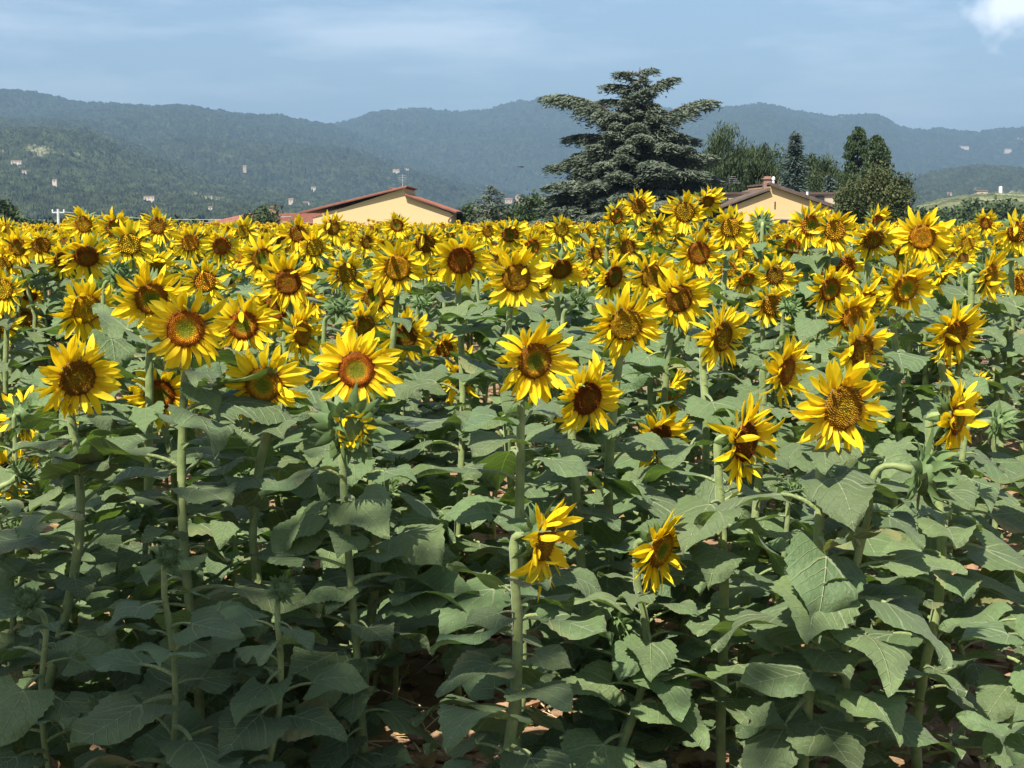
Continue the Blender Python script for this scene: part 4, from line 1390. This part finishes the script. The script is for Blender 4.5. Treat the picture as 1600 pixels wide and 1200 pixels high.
mid = [(665, 380, 74, 10), (586, 466, 82, 2), (541, 426, 74, 14), (450, 440, 96, 15), (430, 482, 92, 20), (470, 520, 100, 50), (876, 420, 84, 8), (1018, 432, 92, 20), (958, 432, 82, 50),
       (1091, 395, 84, 8), (1141, 355, 70, 6), (1070, 331, 72, 0), (1104, 314, 60, 24), (998, 322, 56, 8), (962, 338, 58, 30), (1026, 356, 48, 10), (1150, 394, 56, 8), (1138, 420, 60, 20),
       (1166, 436, 62, 5), (1210, 430, 68, 5), (1204, 476, 78, 22), (1190, 350, 56, 160), (1266, 352, 76, 2), (1304, 360, 78, 12), (1364, 374, 78, 4), (1370, 346, 54, 20), (1320, 416, 74, 22),
       (1296, 452, 88, 6), (1414, 450, 104, 12), (1441, 370, 92, 4), (1352, 470, 86, 12), (1546, 430, 92, 40), (1590, 362, 78, 2), (1540, 348, 46, 10), (1511, 380, 52, 8), (1466, 392, 62, 30),
       (1470, 432, 74, 42), (1592, 442, 64, 20), (131, 350, 62, 2), (180, 356, 64, 10), (246, 353, 62, 4), (203, 381, 78, 6), (135, 400, 88, 6), (65, 383, 62, 8), (97, 406, 62, 20), (28, 386, 62, 10),
       (6, 410, 62, 14), (4, 452, 78, 14), (46, 460, 56, 10), (42, 497, 56, 14), (2, 506, 72, 10), (297, 379, 62, 4), (346, 384, 66, 12), (320, 440, 78, 8), (240, 418, 74, 30), (411, 405, 82, 4),
       (491, 387, 62, 14), (465, 365, 62, 8), (519, 355, 56, 4), (572, 378, 48, 20), (797, 366, 62, 0), (762, 361, 42, 10), (830, 386, 62, 26), (877, 358, 52, 4), (914, 366, 42, 12), (980, 386, 58, 20),
       (700, 372, 52, 16), (1238, 385, 56, 6), (1405, 400, 60, 20), (380, 362, 50, 10), (620, 352, 46, 12), (1100, 365, 50, 8), (1060, 372, 48, 18), (930, 395, 52, 14)]
discs = ['dark', 'ochre', 'young', 'ochre', 'dark']
for i, (px, py, s, yw) in enumerate(mid):
    S(px, py, s, yw + random.uniform(-12, 16), random.uniform(2, 18) if i % 6 else random.uniform(22, 40), random.choice(discs))
for px, py, s in ((186, 428, 64), (530, 478, 66), (1235, 478, 50), (660, 470, 46), (905, 470, 50), (1560, 400, 40)):
    S(px, py, s, random.uniform(0, 60), random.uniform(-60, -15), 'dark', None, 'bud', D=.13)

HALF_HIDDEN = {(1030, 858), (956, 770), (722, 588), (152, 672), (1028, 682), (16, 740), (36, 648)}   # partly covered by leaves in the field
HERO = []                     # screen discs that foliage should leave free: x, y, radius, depth
for h in H:
    h['dep'] = FPX * h['D'] / h['size']
    HERO.append((h['px'], h['py'], h['size'] * (.36 if (h['px'], h['py']) not in HALF_HIDDEN else .08), h['dep']))

BASES = []


def blocked(p, depth, margin, own=-1):
    x, y, d = project(p)
    for i, (hx, hy, hr, hd) in enumerate(HERO):
        if i == own or depth > hd - .05:
            continue
        if (x - hx) ** 2 + (y - hy) ** 2 < (hr + margin) ** 2:
            return True
    return False


def make_sunflower(hw, yaw, nod, scale, kind, disc, label, group, near, nleaf, seed, own=-1, petals_single=False):
    r = random.Random(seed)
    yaw, nod = R(yaw), R(nod)
    n = Vector((math.sin(yaw) * math.cos(nod), -math.cos(yaw) * math.cos(nod), -math.sin(nod)))
    nh = Vector((math.sin(yaw), -math.cos(yaw), 0))
    depth = hw.y
    # stem path in world, root below the neck
    back = hw - n * (.036 * scale)
    neck = back - nh * ((.016 + .016 * scale) if kind == 'flower' else (.03 + .03 * scale))
    lean = Vector((r.gauss(0, .05), r.gauss(0, .05), 0))
    rootp = Vector((neck.x + lean.x, neck.y + lean.y, 0.0))
    rootp.z = bz(rootp.x, rootp.y)
    root = link("sunflower", None, mx=Matrix.Translation(rootp))
    hl, bl, nl = hw - rootp, back - rootp, neck - rootp
    A = Vector((nl.x, nl.y, hl.z - .10))
    if kind.startswith('bud') and scale < .65:
        A = Vector((nl.x + nh.x * .02, nl.y + nh.y * .02, hl.z - .10))
    bow = Vector((r.gauss(0, .022), r.gauss(0, .022), 0))
    path = []
    ns = 11 if near else 5
    for i in range(ns):
        t = i / ns
        path.append(Vector((A.x * t * t * (3 - 2 * t), A.y * t * t * (3 - 2 * t), -.03 + (A.z + .03) * t)) + bow * math.sin(t * 6.28))
    c1, c2 = A + Vector((0, 0, .10 if not kind.startswith('bud') else .08)), bl - n * (.05 * scale)
    nc = 8 if near else 5
    for i in range(nc + 1):
        t = i / nc
        path.append(A * (1 - t) ** 3 + c1 * (3 * t * (1 - t) ** 2) + c2 * (3 * t * t * (1 - t)) + bl * t ** 3)
    path.append(bl + n * (.012 * scale))
    thick = r.uniform(.0105, .0135) * (.72 + .28 * min(1.2, scale)) * (1 if kind == 'flower' else .8) * min(1.05, .55 + .4 * hl.z)
    tot = len(path)
    rad = [thick * (1.12 - .38 * i / tot) * r.uniform(.92, 1.08) for i in range(tot)]
    rad[-1] = rad[-2] = thick * 1.05
    m = MB(); m.tube(path, rad, 9 if near else 6)
    link("stem", m.mesh("stem", [M['stem']], True), root)
    # head
    z = n; xax = Vector((0, 0, 1)).cross(z).normalized(); yax = z.cross(xax)
    rot = Matrix((xax, yax, z)).transposed().to_4x4()
    mh = Matrix.Translation(hl) @ rot @ Matrix.Rotation(r.uniform(-.06, .06), 4, 'Z') @ Matrix.Scale(scale, 4)
    if kind == 'flower':
        hd = link("head", BACK_ME, root, mh)
        link("disc", (DISC_HI if near else DISC_LO)[disc], hd, Matrix.Rotation(r.uniform(0, 6.28), 4, 'Z'))
        link("bract_ring", BRACT_ME[r.randrange(4)], hd, Matrix.Rotation(r.uniform(0, 6.28), 4, 'Z'))["kind"] = "stuff"
        if petals_single:
            for mx in petal_layout(r, 27, 20, r.uniform(-.08, .12)):
                link("petal", r.choice(PETAL_ME), hd, mx)
        else:
            link("petal_ring", r.choice(RING_ME), hd, Matrix.Rotation(r.uniform(-.25, .25), 4, 'Z'))["kind"] = "stuff"
    else:
        hd = link("head", r.choice(BUD_ME), root, mh)
        if kind != 'bud':
            link("young_petal_tuft", BUDPET_ME, hd)["kind"] = "stuff"
    # leaves
    meshes = LEAF_HI_ME if near else LEAF_LO_ME
    top = A.z + .01
    zlow = max(.14, top - (1.1 if near else .85))
    az = r.uniform(0, 6.28)
    for k in range(nleaf):
        t = (k + r.uniform(-.2, .2)) / max(1, nleaf - 1)
        t = min(1, max(0, t))
        zz = zlow + (top - zlow) * (t ** .8)
        u = max(0, min(1, zz / A.z)); s = u * u * (3 - 2 * u)
        q = Vector((A.x * s, A.y * s, zz)) + bow * math.sin(u * 6.28)
        lf = r.choice((.7, 1, 1, 1.15))
        L = lf * np.interp(t, [0, .35, .7, .9, 1], [.185, .195, .185, .16, .105]) * r.uniform(.82, 1.18) * (.6 + .4 * min(1, hl.z / 1.3))
        ok = False
        for tr in range(7):
            a = az + r.uniform(-.4, .4) + tr * .9
            d3 = Vector((math.cos(a), math.sin(a), 0))
            hit = False
            for e in (.35, .75, 1.15, 1.45):
                w = rootp + q + d3 * (L * e) + Vector((0, 0, L * (.18 if e < 1 else -.05)))
                if w.y > .5 and blocked(w, w.y, FPX * L * .10 / w.y, own):
                    hit = True; break
            if not hit:
                ok = True; break
        az = a + 2.39996
        if not ok:
            if r.random() < .45:
                continue
            L *= .7
        mx = (Matrix.Translation(q) @ Matrix.Rotation(a, 4, 'Z') @ Matrix.Rotation(r.gauss(.02, .20), 4, 'Y')
              @ Matrix.Rotation(r.gauss(0, .22), 4, 'X') @ Matrix.Scale(L, 4))
        link("leaf", r.choice(meshes), root, mx)
    tag(root, label, "sunflower", group)
    BASES.append((rootp.x, rootp.y))
    return root


DISC_WORD = {'young': 'green', 'ochre': 'ochre', 'dark': 'dark brown'}


def row_label(px, dep, yaw, nod, kind, disc):
    mark = next(w for lim, w in ((310, 'the green hillside'), (480, 'the red hip roof'), (715, 'the cream house'), (850, 'the bell tower gap'), (1125, 'the great cedar'),
                                 (1315, 'the peach house'), (1420, 'the walnut tree'), (9999, 'the pale meadow')) if px < lim)
    row = 'middle-row' if dep < 8.5 else 'far-row'
    if kind != 'flower':
        return "%s sunflower with closed green head before %s" % (row, mark), "closed heads of the crowded rows"
    face = 'turned aside' if abs(yaw) > 32 else ('nodding' if nod > 10 else 'held upright')
    if abs(yaw) > 100:
        face = 'seen from behind'
    return "%s sunflower with %s centre, %s, before %s" % (row, DISC_WORD[disc], face, mark), "open sunflowers of the crowded rows"


for i, h in enumerate(H):
    hw = unproject(h['px'], h['py'], h['dep'])
    D0_ = .222 if h['kind'] == 'flower' else .150
    sc_ = h['D'] / D0_ * (1.0 if h['kind'] == 'flower' else (1.35 if h['label'] else .95))
    if hw.z < .35:
        hw.z = .35
    near = h['dep'] < 6.3
    if h['label']:
        lab, grp = h['label'], "sunflowers of the front rows"
    else:
        lab, grp = row_label(h['px'], h['dep'], h['yaw'], h['nod'], h['kind'], h['disc'])
    make_sunflower(hw, h['yaw'], h['nod'], sc_, h['kind'], h['disc'], lab, grp, near, 28 if near else 18, 1000 + i, i, petals_single=(h['kind'] == 'flower' and h['size'] >= 90))

# leafy plants with heads out of the picture's reach along the near edges, then the crowded rows behind
count = len(H)
r = random.Random(77)
cands = []
yy = 3.3
while yy < 13.2:
    half = yy * (PW / 2 + 150) / FPX
    xx = -half + r.uniform(0, .3)
    while xx < half:
        cands.append((xx + r.gauss(0, .07), yy + r.gauss(0, .16)))
        xx += .25 if 5.4 < yy < 8.6 else (.30 if yy > 6.0 else .34)
    yy += .62
r.shuffle(cands)
cands.sort(key=lambda c: c[1] > 8.5)
for (x, y) in cands:
    if count >= 300:
        break
    if min((x - a) ** 2 + (y - b) ** 2 for a, b in BASES) < (.24 if y < 5.6 else .18) ** 2:
        continue
    z = r.gauss(1.45 if y < 9 else 1.42, .08)
    if y < 5.6:                                               # short, still leafy plants of the first rows
        z = r.uniform(.75, 1.0)
    hw = Vector((x, y, z))
    sx, sy, dd = project(hw)
    size = FPX * .2 / y
    if blocked(hw, y, size * .35):
        continue
    if any((sx - hx) ** 2 + (sy - hy) ** 2 < (hr * .8) ** 2 for hx, hy, hr, hd in HERO):
        continue
    kd = 'flower'
    rr = r.random()
    if y < 5.6 or rr < .05:
        kd = 'bud'
    yw = r.gauss(20, 28) if r.random() > .14 else r.uniform(60, 190)
    nd, dk = ((r.uniform(0, 20) if r.random() < .8 else r.uniform(20, 45)) if kd == 'flower' else r.uniform(-65, -15)), r.choice(discs)
    if y < 5.6:
        lab, grp = "short sunflower with small closed bud hidden low in the foliage", "short budding plants low in the foliage"
    else:
        lab, grp = row_label(sx, y, yw, nd, kd, dk)
    scl = r.uniform(.66, 1.02) if kd == 'flower' else (r.uniform(.55, .7) if y < 5.6 else r.uniform(.75, .95))
    make_sunflower(hw, yw, nd, scl, kd, dk, lab, grp, y < 6.0, 22 if y < 6 else (18 if y < 8.5 else 12), 5000 + count)
    count += 1


# ------------------------------------------------------------------ the rest of the field, uncountable
def field_proto(seed, level):
    """low plant at origin with head at height 1: returns verts, tris, material ids"""
    r = random.Random(seed)
    V, F, MI = [], [], []

    def add(vs, fs, mi):
        b = len(V); V.extend(vs)
        for f in fs:
            F.append([b + i for i in f]); MI.append(mi)
    yaw, nod = R(r.gauss(16, 22)), R(r.uniform(0, 20))
    n = Vector((math.sin(yaw) * math.cos(nod), -math.cos(yaw) * math.cos(nod), -math.sin(nod)))
    xa = Vector((0, 0, 1)).cross(n).normalized(); ya = n.cross(xa)
    hc = Vector((0, 0, 0))
    npet = 26 if level == 0 else 15
    for k in range(npet):
        a = 2 * math.pi * (k + r.uniform(-.3, .3)) / npet
        d = xa * math.cos(a) + ya * math.sin(a); s = xa * -math.sin(a) + ya * math.cos(a)
        w = .012 if level == 0 else .020
        ln = r.uniform(.088, .112)
        p0 = hc + d * .042; p1 = hc + d * (ln * .7) + n * r.uniform(-.005, .02); tip = hc + d * ln + n * r.uniform(-.02, .05)
        add([p0, p1 + s * w + n * .004, tip, p1 - s * w + n * .004], [(0, 1, 2), (0, 2, 3)], 0)
    seg = 8
    add([hc + n * .012] + [hc + xa * (.05 * math.cos(2 * math.pi * k / seg)) + ya * (.05 * math.sin(2 * math.pi * k / seg)) + n * .003 for k in range(seg)],
        [(0, 1 + k, 1 + (k + 1) % seg) for k in range(seg)], 1)
    add([hc - n * .04] + [hc + xa * (.05 * math.cos(2 * math.pi * k / seg)) + ya * (.05 * math.sin(2 * math.pi * k / seg)) - n * .003 for k in range(seg)],
        [(0, 1 + (k + 1) % seg, 1 + k) for k in range(seg)], 2)
    st = hc - n * .08
    add([st + Vector((-.01, 0, -.7)), st + Vector((.01, .005, -.7)), st + Vector((.01, .0, .0)), st + Vector((-.01, 0, .0)), hc - n * .03], [(0, 1, 2), (0, 2, 3), (3, 2, 4)], 2)
    nl = 8 if level == 0 else 5
    for k in range(nl):
        a = k * 2.4 + r.uniform(-.4, .4); z = -.08 - .55 * k / nl
        d = Vector((math.cos(a), math.sin(a), 0)); s = Vector((-d.y, d.x, 0))
        L = r.uniform(.14, .22)
        o = st + Vector((0, 0, z)) + d * .08 + Vector((0, 0, .05))
        mid_ = o + d * L * .4 + Vector((0, 0, .0)); tip = o + d * L + Vector((0, 0, -r.uniform(.04, .12)))
        add([o, mid_ + s * L * .42 + Vector((0, 0, .03)), tip, mid_ - s * L * .42 + Vector((0, 0, .03)), mid_], [(0, 1, 4), (1, 2, 4), (2, 3, 4), (3, 0, 4)], 2)
    return np.array([tuple(v) for v in V]), np.array(F), np.array(MI)


def build_field():
    VV, FF, MM = [], [], []
    base = 0
    protos = [[field_proto(s + 10 * lv, lv) for s in range(7)] for lv in (0, 1)]
    rr = random.Random(5)
    pts = []
    y = 9.4
    while y < 60:
        half = y * (PW / 2 + 220) / FPX
        x = -half
        gap = .32 if y < 25 else (.42 if y < 38 else .6)
        while x < half:
            pts.append((x + rr.gauss(0, .08), y + rr.gauss(0, .2)))
            x += gap
        y += .72 if y < 30 else 1.1
    # the same field carries on beside the picture
    for sgn in (-1, 1):
        y = 3.4
        while y < 12.6:
            half = y * (PW / 2 + 150) / FPX
            x = half + .25
            while x < half + 2.4:
                pts.append((sgn * x + rr.gauss(0, .07), y + rr.gauss(0, .15)))
                x += .34
            y += .66
    for (x, y) in pts:
        if y < 14 and min((x - a) ** 2 + (y - b) ** 2 for a, b in BASES) < .045:
            continue
        v, f, mi = protos[0 if y < 24 else 1][rr.randrange(7)]
        z = rr.gauss(1.43 if y < 16 else (1.38 if y < 26 else 1.30), .06) + bz(x, y)
        s = rr.uniform(.85, 1.08)
        a = rr.gauss(0, .25); ca, sa = math.cos(a), math.sin(a)
        w = np.stack([v[:, 0] * ca - v[:, 1] * sa, v[:, 0] * sa + v[:, 1] * ca, v[:, 2]], 1) * s + np.array([x, y, z])
        VV.append(w); FF.append(f + base); MM.append(mi); base += len(v)
    me = np_mesh("sunflower_field", np.concatenate(VV), np.concatenate(FF), [M['field_petal'], M['field_disc'], M['field_leaf']], np.concatenate(MM))
    o = link("sunflower_field", me)
    tag(o, "yellow and green mass of sunflowers filling the field towards the houses", "sunflowers", kind='stuff')


build_field()


# ------------------------------------------------------------------ litter on the soil
def scatter(name, label, cat, protos, material, n, ymin, ymax, smin, smax, flat, seed):
    rr = random.Random(seed)
    m = MB()
    for i in range(n):
        y = ymin + (ymax - ymin) * rr.random() ** 1.4
        x = rr.uniform(-1, 1) * y * .42
        s = rr.uniform(smin, smax)
        m.add(rr.choice(protos), Matrix.Translation((x, y, flat * s)) @ Euler((rr.gauss(0, .25), rr.gauss(0, .25), rr.uniform(0, 6.28))).to_matrix().to_4x4() @ Matrix.Scale(s, 4))
    o = link(name, m.mesh(name, [material]))
    tag(o, label, cat, kind='stuff')


def clod_proto(seed):
    rr = random.Random(seed); m = MB()
    rows = []
    for i in range(5):
        th = -math.pi / 2 + math.pi * i / 4
        rows.append([(math.cos(th) * math.cos(a) * f, math.cos(th) * math.sin(a) * f, math.sin(th) * .6) for a, f in zip(np.linspace(0, 2 * math.pi, 7), [rr.uniform(.7, 1.2) for _ in range(6)] + [1])])
    for row in rows:
        row[-1] = row[0]
    m.grid(rows); return m


def straw_proto(seed):
    rr = random.Random(seed); m = MB()
    m.tube([(-1, 0, .02), (-.2, rr.uniform(-.1, .1), .08), (1, rr.uniform(-.3, .3), .03)], .022, 4); return m


def dry_proto(seed):
    rr = random.Random(seed); m = MB()
    m.grid([[(x, y * (1 - x * x * .8), rr.uniform(0, .45)) for y in (-.6, 0, .6)] for x in (-1, -.4, .2, .8)]); return m


scatter("clods", "loose dry brown clods lying on the field soil", "soil clods", [clod_proto(s) for s in range(5)], M['clod'], 2600, 3.0, 9.5, .012, .05, .25, 31)
scatter("straw", "pale dry straw lying scattered on the field soil", "straw", [straw_proto(s) for s in range(4)], M['straw'], 900, 3.0, 9.0, .05, .14, .1, 32)
scatter("dry_leaves", "curled brown dead leaves lying under the sunflowers", "dead leaves", [dry_proto(s) for s in range(5)], M['dry_leaf'], 500, 3.0, 9.0, .04, .09, .05, 33)

# ------------------------------------------------------------------ haze
m, N, L, out = mat("haze")
pv = N.new("ShaderNodeVolumePrincipled")
pv.inputs["Color"].default_value = (0.29, 0.45, 0.63, 1)
pv.inputs["Density"].default_value = 1.5e-4
pv.inputs["Anisotropy"].default_value = 0.0
L.new(pv.outputs[0], out.inputs["Volume"])
mb = MB(); mb.box(-14500, 14500, -14500, 14500, -12, 900)
o = link("haze", mb.mesh("haze", [m]))
tag(o, "thin blue summer haze over the valley", "haze", kind='stuff')
